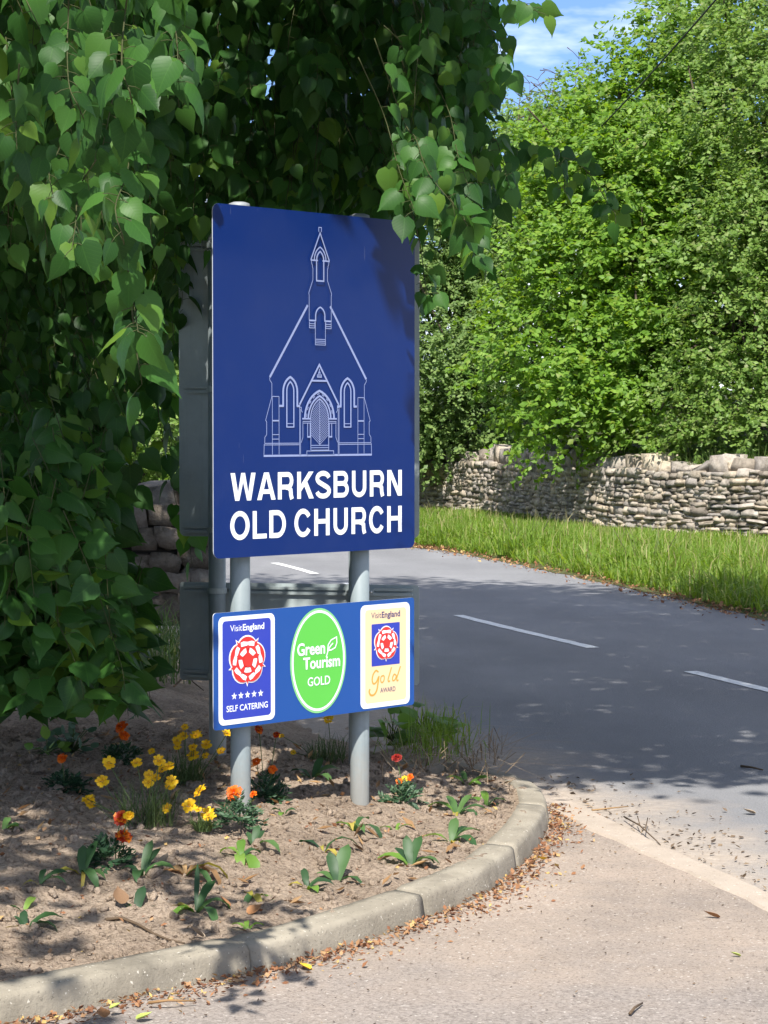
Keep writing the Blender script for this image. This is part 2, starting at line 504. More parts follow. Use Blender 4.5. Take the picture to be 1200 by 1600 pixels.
# ------------------------------------------------------------------ driveway and its flush edging
E0, E1 = np.array([.742, 10.05]), np.array([1.353, 7.838])
ed = (E1 - E0) / np.linalg.norm(E1 - E0); en = np.array([ed[1], -ed[0]])          # en points towards the drive
if en[0] > 0: en = -en
dv = []
for s in np.linspace(-.9, 13, 60):
    q = E0 + ed * s + en * (.06 + .012 * math.sin(s * 5.1)); dv.append((q[0], q[1], .004))
pts = dv + [(-7, -3, .004), (-7, 3.0, .004)] + [(float(a), float(b), .004) for a, b in KLINE[::4]]
drive = mesh_obj('driveway', pts, [tuple(range(len(pts)))], M_drive)
tag(drive, 'pale sandy driveway in front of the kerb', kind='structure')
V, F = [], []
for i, s in enumerate(np.linspace(-.55, 12.6, 160)):
    q = E0 + ed * s
    wob = .008 * math.sin(s * 3.3) + random.uniform(-.004, .004)
    a, b = q - en * (.0 + wob), q + en * (.125 + .02 * math.sin(s * 2.1) + random.uniform(-.008, .008))
    V += [(a[0], a[1], -.02), (a[0] + en[0] * .006, a[1] + en[1] * .006, .012), (b[0], b[1], .012), (b[0] + en[0] * .012, b[1] + en[1] * .012, .002)]
    if i:
        j = 4 * i
        for m_ in range(3): F.append((j - 4 + m_, j + m_, j + m_ + 1, j - 4 + m_ + 1))
edging = mesh_obj('flush_edging', V, F, M_edging)
tag(edging, 'pale flush concrete edging between driveway and road', kind='structure')

# ------------------------------------------------------------------ flower bed soil
BLINE = np.vstack([KLINE, resample(np.array([(.40, 10.76), (.22, 11.2), (-.15, 12.4), (-.62, 14.0), (-1.3, 16.2), (-2.2, 19.0)]), .06)[1:]])
def bed_dist(x, y):
    """signed distance inside the bed edge"""
    x = np.atleast_1d(np.asarray(x, float)); y = np.atleast_1d(np.asarray(y, float))
    best = np.full(x.shape, 1e9); sg = np.ones(x.shape); arc = np.zeros(x.shape)
    A_, B_ = BLINE[:-1:2], BLINE[2::2] if len(BLINE) % 2 else np.vstack([BLINE[2::2], BLINE[-1:]])
    n_ = min(len(A_), len(B_))
    for i in range(n_):
        ax, ay = A_[i]; bx, by = B_[i]
        dx, dy = bx - ax, by - ay
        L2 = dx * dx + dy * dy + 1e-12
        t_ = np.clip(((x - ax) * dx + (y - ay) * dy) / L2, 0, 1)
        d_ = np.hypot(x - ax - t_ * dx, y - ay - t_ * dy)
        m_ = d_ < best
        best = np.where(m_, d_, best)
        sg = np.where(m_, np.where(dx * (y - ay) - dy * (x - ax) > 0, 1.0, -1.0), sg)
    return best * sg
def soil_z(x, y, d=None):
    x = np.atleast_1d(np.asarray(x, float)); y = np.atleast_1d(np.asarray(y, float))
    if d is None: d = bed_dist(x, y)
    edge = .080 - .085 * smooth(9.7, 10.8, y) * smooth(-2.0, -.2, x + .35 * (y - 10))
    z = edge + (.205 - edge) * smooth(.12, 1.35, d)
    z = z + (fbm(x * 3.1, y * 3.1, 3, 3) - .44) * .05 + (fbm(x * 11, y * 11, 4, 9) - .46) * .042 + np.abs(fbm(x * 30, y * 30, 3, 19) - .42) * .040 - .004
    return np.where(d > .07, z, -.12)
def grid_mesh(name, xs, ys, zf, m, cut=None):
    X_, Y_ = np.meshgrid(xs, ys)
    Z_ = zf(X_.ravel(), Y_.ravel()).reshape(X_.shape)
    V = np.stack([X_.ravel(), Y_.ravel(), Z_.ravel()], 1)
    nx, ny = len(xs), len(ys)
    i = (np.arange(ny - 1)[:, None] * nx + np.arange(nx - 1)[None]).ravel()
    Q = np.stack([i, i + 1, i + nx + 1, i + nx], 1)
    if cut is not None: Q = Q[cut(V[Q].mean(1))]
    T = np.vstack([Q[:, [0, 1, 2]], Q[:, [0, 2, 3]]])
    return link(bpy.data.objects.new(name, np_mesh(name, V, T, m, True)))
xs = np.concatenate([np.arange(-6, -1.9, .12), np.arange(-1.9, .84, .0165)])
ys = np.concatenate([np.arange(4.6, 6.0, .05), np.arange(6.0, 11.4, .0185), np.arange(11.4, 19, .12)])
soil = grid_mesh('soil_bed', xs, ys, lambda a, b: soil_z(a, b), M_soil, lambda c: bed_dist(c[:, 0], c[:, 1]) > .03)
tag(soil, 'dry brown earth of the flower bed', kind='structure')
_gx, _gy = np.arange(-2.4, .9, .025), np.arange(5.4, 12.6, .025)
_GX, _GY = np.meshgrid(_gx, _gy)
_GZ = soil_z(_GX.ravel(), _GY.ravel()).reshape(_GX.shape)
def soil_at(x, y):
    i = min(max(int((x + 2.4) / .025), 0), len(_gx) - 2); j = min(max(int((y - 5.4) / .025), 0), len(_gy) - 2)
    fx, fy = min(max((x - _gx[i]) / .025, 0), 1), min(max((y - _gy[j]) / .025, 0), 1)
    return float((_GZ[j, i] * (1 - fx) + _GZ[j, i + 1] * fx) * (1 - fy) + (_GZ[j + 1, i] * (1 - fx) + _GZ[j + 1, i + 1] * fx) * fy)
def on_soil(px, py, dz=0.0):
    z = .12
    for _ in range(5):
        p = P(px, py, z)
        z = soil_at(p.x, p.y)
        if z < 0: z = .08
    p = P(px, py, z); p.z = z + dz
    return p

# ------------------------------------------------------------------ far verge and bank
VE = [(9.5, -2), (7.2, 6), (5.6, 11), (4.3, 15.3), (3.302, 19.2), (2.98, 20.8), (2.368, 23.64), (1.558, 27.2), (.851, 29.75), (.353, 30.86), (-.8, 32.6), (-2.6, 34.3), (-6, 36.4), (-12, 38.4)]
WB = [(17, 21), (13, 25.2), (10.5, 27.6), (8.6, 29.3), (6.9, 30.6), (5.9, 31.4), (4.6, 32.6), (3.35, 34.7), (2.75, 37.0), (2.0, 40.2), (.73, 42.8), (-1.6, 45), (-6, 47), (-12, 48.5)]
VEc, WBc = resample(catmull(VE, 8), .5), None
VEc = catmull(VE, 8); WBc = catmull(WB, 8)
def verge_h(u): return .012 + .05 * smooth(0, .25, u) + .0 * u
V, F = [], []
K = 14
for i, (a, b) in enumerate(zip(VEc, WBc)):
    for j in range(K):
        u = j / (K - 1)
        q = a * (1 - u) + b * u
        if j == 0: q = q + np.array([-.1, -.03]) * (rng.random() - .3)
        V.append((q[0], q[1], float(verge_h(u)) + (0 if j == 0 else rng.normal() * .012) - (.008 if j == 0 else 0)))
for i in range(len(VEc) - 1):
    for j in range(K - 1):
        F.append((i * K + j, i * K + j + 1, (i + 1) * K + j + 1, (i + 1) * K + j))
verge = mesh_obj('verge', V, F, M_verge, None, True)
tag(verge, 'earth of the grass verge along the far side', kind='structure')
V, F = [], []
off = [(.0, .0), (.25, .80), (1.5, 1.0), (4, 1.5), (10, 2.2), (40, 3.0), (120, 3.4)]
wn = left_normals(WBc)
for p, n_ in zip(WBc, wn):
    for o, z in off:
        q = p - n_ * o
        V.append((q[0], q[1], z))
k = len(off)
for i in range(len(WBc) - 1):
    for j in range(k - 1):
        F.append((i * k + j, i * k + j + 1, (i + 1) * k + j + 1, (i + 1) * k + j))
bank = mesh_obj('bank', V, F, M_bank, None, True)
tag(bank, 'shaded earth bank behind the far dry stone wall', kind='structure')

# ------------------------------------------------------------------ dry stone walls
def m_stone(name, cols, lichen=(.46, .44, .38), moss=None):
    t = NT(name); v = t.pos()
    g_ = t.n('ShaderNodeNewGeometry'); oi = t.n('ShaderNodeObjectInfo')
    f = t.math('FRACT', t.math('ADD', g_.outputs['Random Per Island'], oi.outputs['Random']))
    c = t.ramp(f, [(i / (len(cols) - 1), q) for i, q in enumerate(cols)])
    n1 = t.noise(v, 9, 6, .7)
    c = t.mix(.8, c, t.ramp(n1, [(.3, (.42, .40, .38)), (.55, (1, 1, 1)), (.8, (1.0, 1.0, 1.0))]), 'MULTIPLY')
    c = t.mix(t.math('MULTIPLY', t.math('SUBTRACT', t.noise(v, 5, 5, .7), .56, True), 4, True), c, lichen)
    if moss: c = t.mix(t.math('MULTIPLY', t.math('SUBTRACT', t.noise(v, 2.2, 5, .7), .60, True), 6, True), c, moss)
    t.color(c); t.rough(.93); t.spec(.15)
    t.bump(t.math('ADD', t.noise(v, 16, 6, .75), t.math('MULTIPLY', t.noise(v, 60, 3, .7), .4)), .9, .03)
    return t.m
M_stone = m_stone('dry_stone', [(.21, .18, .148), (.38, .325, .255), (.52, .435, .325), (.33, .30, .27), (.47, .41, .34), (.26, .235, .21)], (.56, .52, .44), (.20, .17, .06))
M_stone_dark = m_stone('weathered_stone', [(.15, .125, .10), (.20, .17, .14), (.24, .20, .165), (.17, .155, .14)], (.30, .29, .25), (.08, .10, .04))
M_core = mat_plain('wall_core', (.05, .045, .04), .95, .1)
def stone_variant(i, rnd=.5):
    rr = np.random.default_rng(100 + i)
    g_ = [-1, 0, 1]
    pts = {}
    V = []
    for x in g_:
        for y in g_:
            for z in g_:
                if (x, y, z) == (0, 0, 0): continue
                p = np.array([x, y, z], float)
                q = p / np.linalg.norm(p) * 1.12
                v = p * (1 - rnd) + q * rnd
                v += rr.normal(size=3) * .105
                pts[(x, y, z)] = len(V); V.append(v * .5)
    T = []
    for ax in range(3):
        for sg in (-1, 1):
            o = [k_ for k_ in range(3) if k_ != ax]
            for a in (-1, 0):
                for b in (-1, 0):
                    q = []
                    for da, db in ((0, 0), (1, 0), (1, 1), (0, 1)):
                        c = [0, 0, 0]; c[ax] = sg; c[o[0]] = a + da; c[o[1]] = b + db
                        q.append(pts[tuple(c)])
                    if (sg > 0) == (ax == 1): q = q[::-1]
                    T += [(q[0], q[1], q[2]), (q[0], q[2], q[3])]
    return np.array(V), np.array(T)
VARS = [stone_variant(i, .10 + .05 * (i % 4)) for i in range(12)]
def dry_wall(name, label, line, H, m, L_rng, h_rng, cope_L, cope_H, base_z, thick=.45, keep=300, seed=1):
    rr = np.random.default_rng(seed)
    line = resample(np.asarray(line, float), .1)
    S = np.concatenate([[0], np.cumsum(np.linalg.norm(np.diff(line, axis=0), axis=1))])
    nrm = left_normals(line)
    if nrm[len(nrm) // 2][1] > 0: nrm = -nrm
    def at(s):
        p = np.array([np.interp(s, S, line[:, k_]) for k_ in (0, 1)]); n_ = unit(np.array([np.interp(s, S, nrm[:, k_]) for k_ in (0, 1)]))
        return p, n_
    root = empty(name, (line[len(line) // 2][0], line[len(line) // 2][1], base_z)); tag(root, label, 'wall')
    org = np.array([*root.location])
    items = []
    z = -.04
    while z < H - .03:
        h = rr.uniform(*h_rng); s = rr.uniform(-.2, 0)
        while s < S[-1]:
            L = rr.uniform(*L_rng) * (1.25 if z < H * .4 else 1)
            hh = h * rr.uniform(.72, 1.3)
            p, n_ = at(min(max(s + L / 2, 0), S[-1]))
            zz = z + h / 2 + .022 * math.sin(s * 1.9 + z * 3) + .012 * math.sin(s * 5.3)
            if rr.random() < .16 and h > .09:      # two thin stones in place of one
                for dz in (-h / 4, h / 4):
                    items.append((p, n_, zz + dz, L * 1.02, .25, h * .5, rr.normal() * .03))
            else:
                items.append((p, n_, zz, L * 1.03, .27, hh * 1.06, rr.normal() * .08))
            s += L
        z += h * .97
    s = 0
    while s < S[-1]:
        L = rr.uniform(*cope_L); hh = rr.uniform(*cope_H)
        p, n_ = at(min(s + L / 2, S[-1]))
        items.append((p - n_ * (thick / 2 - .12), n_, H + hh * .36 + .03 * math.sin(s * 1.3), L * 1.12, thick * 1.05, hh, rr.normal() * .22))
        s += L
    rec = []
    for (p, n_, zz, L, D, h, tilt) in items:
        c = np.array([p[0] - n_[0] * (D / 2 - .02 - rr.uniform(-.03, .025)), p[1] - n_[1] * (D / 2 - .02 - rr.uniform(-.03, .025)), base_z + zz])
        px, py = to_px(c); d = c[1]
        vis = -20 < px < 1220 and -20 < py < 1620
        rec.append((L * h / d ** 2 if vis else -1, c, math.atan2(n_[0], -n_[1]), L, D, h, tilt, int(rr.integers(len(VARS))), rr.integers(2)))
    rec.sort(key=lambda q: -q[0])
    meshes = [np_mesh('stone', v, t_, m, False) for v, t_ in VARS]
    Vr, Tr, k_ = [], [], 0
    for i, (a, c, az, L, D, h, tilt, vi, fl) in enumerate(rec):
        M4 = Matrix.Translation(Vector(c - org)) @ Matrix.Rotation(az + (math.pi if fl else 0), 4, 'Z') @ Matrix.Rotation(tilt, 4, 'Y') @ Matrix.Diagonal((L, D, h, 1))
        if i < keep and a > 0:
            o = bpy.data.objects.new('stone', meshes[vi]); link(o, root)
            o.matrix_local = M4
        else:
            v, t_ = VARS[vi]
            vv = np.c_[v, np.ones(len(v))] @ np.array(M4).T
            Vr.append(vv[:, :3]); Tr.append(t_ + k_); k_ += len(v)
    if Vr:
        o = link(bpy.data.objects.new('stone_infill', np_mesh('stone_infill', np.vstack(Vr), np.vstack(Tr), m, False)), root)
        o['kind'] = 'stuff'
    V, F = [], []
    for i, (p, n_) in enumerate(zip(line, nrm)):
        for o_, z_ in ((-.10, -.1), (-.10, H), (-thick + .1, H), (-thick, -.1)):
            q = p + n_ * o_
            V.append((q[0] - org[0], q[1] - org[1], z_))
        if i:
            j = 4 * i
            for e in range(3): F.append((j - 4 + e, j + e, j + e + 1, j - 4 + e + 1))
    F += [(0, 1, 2, 3), tuple(len(V) - 4 + e for e in range(4))[::-1]]
    mesh_obj('wall_core', V, F, m if False else M_core, root)
    return root
dry_wall('dry_stone_wall', 'pale sunlit dry stone wall with rounded coping beyond the grass verge', [p for p in catmull(WB, 6) if -1.8 < p[0] < 10.5], 0.95, M_stone, (.08, .28), (.05, .14), (.13, .42), (.12, .36), .03, seed=4)
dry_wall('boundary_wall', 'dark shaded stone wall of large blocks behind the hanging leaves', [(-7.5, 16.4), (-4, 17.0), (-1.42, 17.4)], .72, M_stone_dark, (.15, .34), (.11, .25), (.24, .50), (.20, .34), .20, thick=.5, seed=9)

# ------------------------------------------------------------------ signs
def m_vinyl(name, c, rough=.32, dirt=.10):
    t = NT(name); v = t.coord()
    n = t.noise(v, 6, 5, .65)
    cc = t.mix(t.math('MULTIPLY', t.math('SUBTRACT', n, .45, True), dirt * 4, True), c, tuple(.8 * x + .06 for x in c))
    scr = t.noise(t.coord('Object', (40, 40, 2.2)), 1.6, 3, .6)
    cc = t.mix(t.math('MULTIPLY', t.math('GREATER_THAN', scr, .715), .30), cc, tuple(min(1, x + .22) for x in c))
    t.color(cc); t.rough(t.math('ADD', rough, t.math('MULTIPLY', n, .12))); t.spec(.28)
    return t.m
M_blue = m_vinyl('sign_blue', (.001, .018, .125), .28, .06)
M_blue2 = m_vinyl('board_blue', (.014, .075, .30), .32, .05)
M_plaque_blue = m_vinyl('plaque_blue', (.032, .052, .40), .4)
M_white = m_vinyl('sign_white', (.80, .82, .86), .4, .06)
M_line = m_vinyl('drawing_white', (.25, .30, .52), .4, .06)
M_red = m_vinyl('emblem_red', (.74, .035, .03), .4)
M_green = m_vinyl('roundel_green', (.11, .50, .07), .38)
M_greenrim = m_vinyl('roundel_rim', (.22, .56, .22), .38)
M_cream = m_vinyl('plaque_cream', (.80, .60, .36), .42)
M_gold = m_vinyl('gold_lettering', (.72, .33, .05), .42)
M_navy = m_vinyl('navy_lettering', (.06, .05, .16), .42)
def m_steel(name, c, rough=.42):
    t = NT(name); v = t.coord()
    n = t.noise(v, 5, 6, .7)
    cc = t.ramp(n, [(.3, sc(c, .86)), (.7, sc(c, 1.12))])
    st = t.noise(t.coord('Object', (25, 25, 1.4)), 1.5, 4, .7)
    cc = t.mix(t.math('MULTIPLY', t.math('SUBTRACT', st, .55, True), 1.8, True), cc, sc(c, .6))
    if name == 'post_grey':       # dried soil splashed up from the bed
        w_ = t.pos(); sp_ = t.n('ShaderNodeSeparateXYZ'); t.l(w_, sp_.inputs[0])
        spl = t.math('SUBTRACT', t.math('ADD', .26, t.math('MULTIPLY', t.noise(w_, 38, 4, .7), .30)), sp_.outputs['Z'])
        cc = t.mix(t.math('MULTIPLY', t.math('MULTIPLY', spl, 5.0, True), .4), cc, (.27, .22, .17))
    t.color(cc); t.rough(rough); t.spec(.45)
    t.bump(t.noise(v, 180, 2), .06, .001)
    return t.m
M_post = m_steel('post_grey', (.225, .265, .275))
M_back = m_steel('panel_back_grey', (.33, .38, .385), .5)
M_edge = m_steel('panel_edge', (.50, .53, .58), .4)
M_cap = m_steel('cap_grey', (.27, .29, .31), .5)
M_bolt = mat_plain('zinc_bolt', (.55, .55, .53), .35, .5, .2, 60, .6)

def rrect(u0, u1, z0, z1, r, n=5):
    pts = []
    for cx, cz, a0 in ((u1 - r, z0 + r, -90), (u1 - r, z1 - r, 0), (u0 + r, z1 - r, 90), (u0 + r, z0 + r, 180)):
        for k in range(n + 1):
            a = R(a0 + 90 * k / n)
            pts.append((cx + r * math.cos(a), cz + r * math.sin(a)))
    return pts
def ell(cx, cz, a, b=None, n=28, rot=0):
    b = b or a
    ca, sa = math.cos(rot), math.sin(rot)
    return [(cx + a * math.cos(t) * ca - b * math.sin(t) * sa, cz + a * math.cos(t) * sa + b * math.sin(t) * ca) for t in (2 * math.pi * k / n for k in range(n))]
class Print:
    """flat lettering and drawing laid on a board: every piece a hair above the last.
    Board frame: x along the board, z up, -y out of its face."""
    def __init__(s): s.V, s.F, s.y = [], [], .0
    def poly(s, pts, dy=.00012):
        s.y += dy; k = len(s.V)
        s.V += [(p[0], -s.y, p[1]) for p in pts]; s.F.append(tuple(range(k, k + len(pts))))
    def ring(s, outer, inner, dy=.00012):
        s.y += dy; k = len(s.V); n = len(outer)
        s.V += [(p[0], -s.y, p[1]) for p in outer] + [(p[0], -s.y, p[1]) for p in inner]
        for i in range(n):
            j = (i + 1) % n; s.F.append((k + i, k + j, k + n + j, k + n + i))
    def line(s, pts, w, dy=.00006, closed=False):
        pts = [np.array(p, float) for p in pts]
        if closed: pts = pts + [pts[0]]
        n = len(pts); s.y += dy; k = len(s.V)
        L = []
        for i in range(n):
            a = pts[i] - pts[i - 1] if i > 0 else (pts[i] - pts[-2] if closed else None)
            b = pts[i + 1] - pts[i] if i < n - 1 else (pts[1] - pts[0] if closed else None)
            if a is None: a = b
            if b is None: b = a
            a, b = a / np.linalg.norm(a), b / np.linalg.norm(b)
            na, nb = np.array([-a[1], a[0]]), np.array([-b[1], b[0]])
            m_ = na + nb; l_ = np.linalg.norm(m_)
            m_ = na if l_ < .2 else m_ / l_
            f = 1 / max(.45, float(m_ @ na))
            L += [pts[i] + m_ * w / 2 * f, pts[i] - m_ * w / 2 * f]
        s.V += [(p[0], -s.y, p[1]) for p in L]
        for i in range(n - 1):
            s.F.append((k + 2 * i, k + 2 * i + 1, k + 2 * i + 3, k + 2 * i + 2))
    def build(s, name, m, parent, base_y=0.0):
        o = mesh_obj(name, [(x, y - base_y, z) for x, y, z in s.V], s.F, m, parent)
        bm = bmesh.new(); bm.from_mesh(o.data)
        for f in bm.faces:
            f.normal_update()
            if f.normal.y > 0: f.normal_flip()
        bm.to_mesh(o.data); bm.free()
        return o
def panel(name, u0, u1, z0, z1, r, th, m_face, m_back_, m_edge_, parent, y=0.0):
    pts = rrect(u0, u1, z0, z1, r)
    n = len(pts)
    V = [(p[0], y, p[1]) for p in pts] + [(p[0], y + th, p[1]) for p in pts]
    F = [tuple(range(n)), tuple(range(n, 2 * n))[::-1]] + [(i, n + i, n + (i + 1) % n, (i + 1) % n) for i in range(n)]
    o = mesh_obj(name, V, F, m_face, parent)
    o.data.materials.append(m_back_); o.data.materials.append(m_edge_)
    for i, f in enumerate(o.data.polygons): f.material_index = 0 if i == 0 else (1 if i == 1 else 2)
    bm = bmesh.new(); bm.from_mesh(o.data); bmesh.ops.recalc_face_normals(bm, faces=bm.faces); bm.to_mesh(o.data); bm.free()
    return o
def box_geo(x0, x1, y0, y1, z0, z1):
    V = [(x, y, z) for x in (x0, x1) for y in (y0, y1) for z in (z0, z1)]
    return V, [(0, 1, 3, 2), (4, 6, 7, 5), (0, 4, 5, 1), (2, 3, 7, 6), (0, 2, 6, 4), (1, 5, 7, 3)]
def boxes(name, lst, m, parent):
    V, F = [], []
    for b in lst:
        v, f = box_geo(*b); k = len(V); V += v; F += [tuple(i + k for i in ff) for ff in f]
    return mesh_obj(name, V, F, m, parent)
def text_mesh(name, body, x0, x1, z0, cap_h, m, parent, y, bold=0.0, shear=0.0):
    """text stretched to the width it has on the board (baseline z0, capital height cap_h)"""
    cu = bpy.data.curves.new(name, 'FONT'); cu.body = body; cu.size = 1.0; cu.offset = bold; cu.shear = shear
    cu.resolution_u = 3
    tmp = bpy.data.objects.new('tmp', cu); COL.objects.link(tmp)
    dg = bpy.context.evaluated_depsgraph_get()
    me = bpy.data.meshes.new_from_object(tmp.evaluated_get(dg))
    bpy.data.objects.remove(tmp, do_unlink=True)
    co = np.array([v.co[:] for v in me.vertices])
    H_ = .69
    sx = (x1 - x0) / (co[:, 0].max() - co[:, 0].min()); sz = cap_h / H_
    for v in me.vertices:
        x, yy = v.co.x, v.co.y
        v.co = (x0 + (x - co[:, 0].min()) * sx, -y, z0 + yy * sz)
    me.materials.clear(); me.materials.append(m); me.name = name
    return link(bpy.data.objects.new(name, me), parent)
def arch(cx, half, z_spring, z_apex, n=7):
    """pointed arch from left spring to right spring"""
    h = z_apex - z_spring
    Rr = (half ** 2 + h ** 2) / (2 * half)
    res = []
    a1 = math.atan2(h, Rr - half)
    for k in range(n + 1):
        a = a1 * k / n
        res.append((cx - half + Rr - Rr * math.cos(a), z_spring + Rr * math.sin(a)))
    return res + [(2 * cx - p[0], p[1]) for p in res[::-1][1:]]

WID, ZB, ZT, SB, ST = 1.0936, 1.1626, 2.479, .522, .960
def sign_root(name, left, right, label):
    d = Vector(right) - Vector(left)
    o = empty(name, (left[0], left[1], 0), math.atan2(d.y, d.x))
    return tag(o, label, 'sign')
# ---- front sign
sign = sign_root('village_sign', (-.6322, 8.30), (.1240, 9.09), 'blue church sign with smaller blue board below on two grey posts')
mp_ = panel('main_panel', 0, WID, ZB, ZT, .028, .004, M_blue, M_back, M_edge, sign)
pr = Print(); C0 = .549
def both(pts, w):
    pr.line([(C0 + a, z) for a, z in pts], w); pr.line([(C0 - a, z) for a, z in pts], w)
def ctr(pts, w): pr.line([(C0 + a, z) for a, z in pts], w)
T1 = .0027
ctr([(-.2945, 1.5425), (.2945, 1.5425)], .0075)
both([(.2930, 1.546), (.2915, 1.588)], T1); both([(.291, 1.584), (.107, 1.584)], T1); both([(.2895, 1.590), (.107, 1.590)], T1)
both([(.2892, 1.590), (.2886, 1.613), (.279, 1.623), (.279, 1.672), (.2845, 1.677), (.2515, 1.768), (.2515, 1.818), (.262, 1.830), (.2634, 1.840)], T1)
both([(.2620, 1.841), (.0610, 2.121)], .0095)
both([(.2495, 1.547), (.2495, 1.768)], T1); both([(.2146, 1.547), (.2146, 1.768)], T1); both([(.2495, 1.768), (.2146, 1.768)], T1)
both([(.2495, 1.676), (.2146, 1.676)], .0055)
for z in (1.623, 1.606): both([(.2495, z), (.2146, z)], T1)
for sgn in (-1, 1):
    cx = C0 + sgn * .1556
    pr.line([(cx - .0375, 1.732)] + arch(cx, .0375, 1.787, 1.843) + [(cx + .0375, 1.732)], .0088)
    pr.line([(cx - .058, 1.7325), (cx - .034, 1.7325)], .0085); pr.line([(cx + .034, 1.7325), (cx + .052, 1.7325)], .0085)
    pr.line([(cx - .0185, 1.651)] + arch(cx, .0185, 1.790, 1.825) + [(cx + .0185, 1.651)], .0062)
    pr.line([(cx - .021, 1.652), (cx + .021, 1.652)], .0045); pr.line([(cx - .016, 1.665), (cx + .016, 1.665)], T1)
pr.line([(C0 - .1068, 1.738), (C0, 1.893), (C0 + .1068, 1.738)], .0078)
ctr([(-.042, 1.831), (.042, 1.831)], .0068)
for k in range(4): ctr([(-.0105 + .007 * k, 1.843), (-.0105 + .007 * k, 1.866 if k in (1, 2) else 1.856)], .004)
ctr([(-.013, 1.845), (.013, 1.845)], .003); ctr([(0, 1.862), (0, 1.877)], .004)
both([(.1075, 1.547), (.1075, 1.728), (.098, 1.728), (.098, 1.716), (.092, 1.708)], T1); both([(.1025, 1.547), (.1025, 1.722)], T1)
both([(.090, 1.672), (.090, 1.612), (.099, 1.592)], T1)
pr.line(arch(C0, .0795, 1.684, 1.792, 9), .0090)
for k, (a, b) in enumerate(zip(arch(C0, .0695, 1.690, 1.782, 9)[:-1], arch(C0, .0695, 1.690, 1.782, 9)[1:])):
    if k % 2 == 0: pr.line([a, b], .0035)
pr.line(arch(C0, .0610, 1.684, 1.772, 9), .0075)
pr.line(arch(C0, .0485, 1.684, 1.7605, 9), .0050)
both([(.0475, 1.684), (.094, 1.684)], .0060); both([(.0475, 1.6735), (.092, 1.6735)], T1); both([(.0475, 1.667), (.092, 1.667)], T1)
both([(.0655, 1.667), (.0655, 1.614), (.0520, 1.614), (.0520, 1.667)], .0035); both([(.068, 1.614), (.050, 1.614)], .006)
both([(.0485, 1.684), (.0485, 1.562)], .0035)
ctr([(0, 1.581), (0, 1.758)], .0032)
ar = arch(C0, .0455, 1.684, 1.755, 12)
def arch_top(a):
    xs_ = [q[0] - C0 for q in ar]; zs_ = [q[1] for q in ar]
    return float(np.interp(a, xs_, zs_))
z = 1.585
while z < 1.752:
    # boards rise outwards from the middle of the door
    a1 = .0455
    while a1 > .004 and z + a1 * .80 > arch_top(a1): a1 -= .001
    if a1 > .006: both([(.001, z), (a1, z + a1 * .80)], .0023)
    z += .0088
both([(0, 1.581), (.0485, 1.581)], T1); both([(0, 1.572), (.0485, 1.572)], T1); both([(0, 1.5625), (.0485, 1.5625)], T1)
both([(0, 1.5595), (.073, 1.5595), (.073, 1.547)], T1)
# bellcote
ctr([(-.0072, 2.405), (-.0072, 2.4225), (.0072, 2.4225), (.0072, 2.405)], .0032)
pr.line([(C0 - .0500, 2.296), (C0, 2.4015), (C0 + .0500, 2.296)], .0055)
pr.line(arch(C0, .0315, 2.297, 2.347), .0052); pr.line(arch(C0, .0190, 2.297, 2.330), .0062)
both([(.0125, 2.2945), (.0515, 2.2945)], .0058)
pr.line([(C0 - .0195, 2.294), (C0 - .0195, 2.2165), (C0 + .0195, 2.2165), (C0 + .0195, 2.294)], .0058)
both([(.0475, 2.292), (.0460, 2.280), (.0425, 2.276), (.0425, 2.268), (.0395, 2.264), (.0395, 2.219), (.0614, 2.170), (.0614, 2.164), (.0600, 2.161), (.0600, 2.065)], T1)
pr.line([(C0 - .0250, 2.060)] + arch(C0, .0250, 2.082, 2.1150) + [(C0 + .0250, 2.060)], .0056)
both([(.0235, 2.0625), (.0612, 2.0625)], .0060)
both([(.0300, 2.058), (.0300, 2.034), (.0590, 2.034), (.0590, 2.058)], T1)
for z in (2.050, 2.042): both([(.0300, z), (.0590, z)], T1)
ctr([(-.0275, 2.058), (-.0275, 1.9695), (.0275, 1.9695), (.0275, 2.058)], T1)
for z in (1.977, 1.984, 1.991): ctr([(-.0275, z), (.0275, z)], T1)
pr.build('church_drawing', M_line, mp_, .0006)

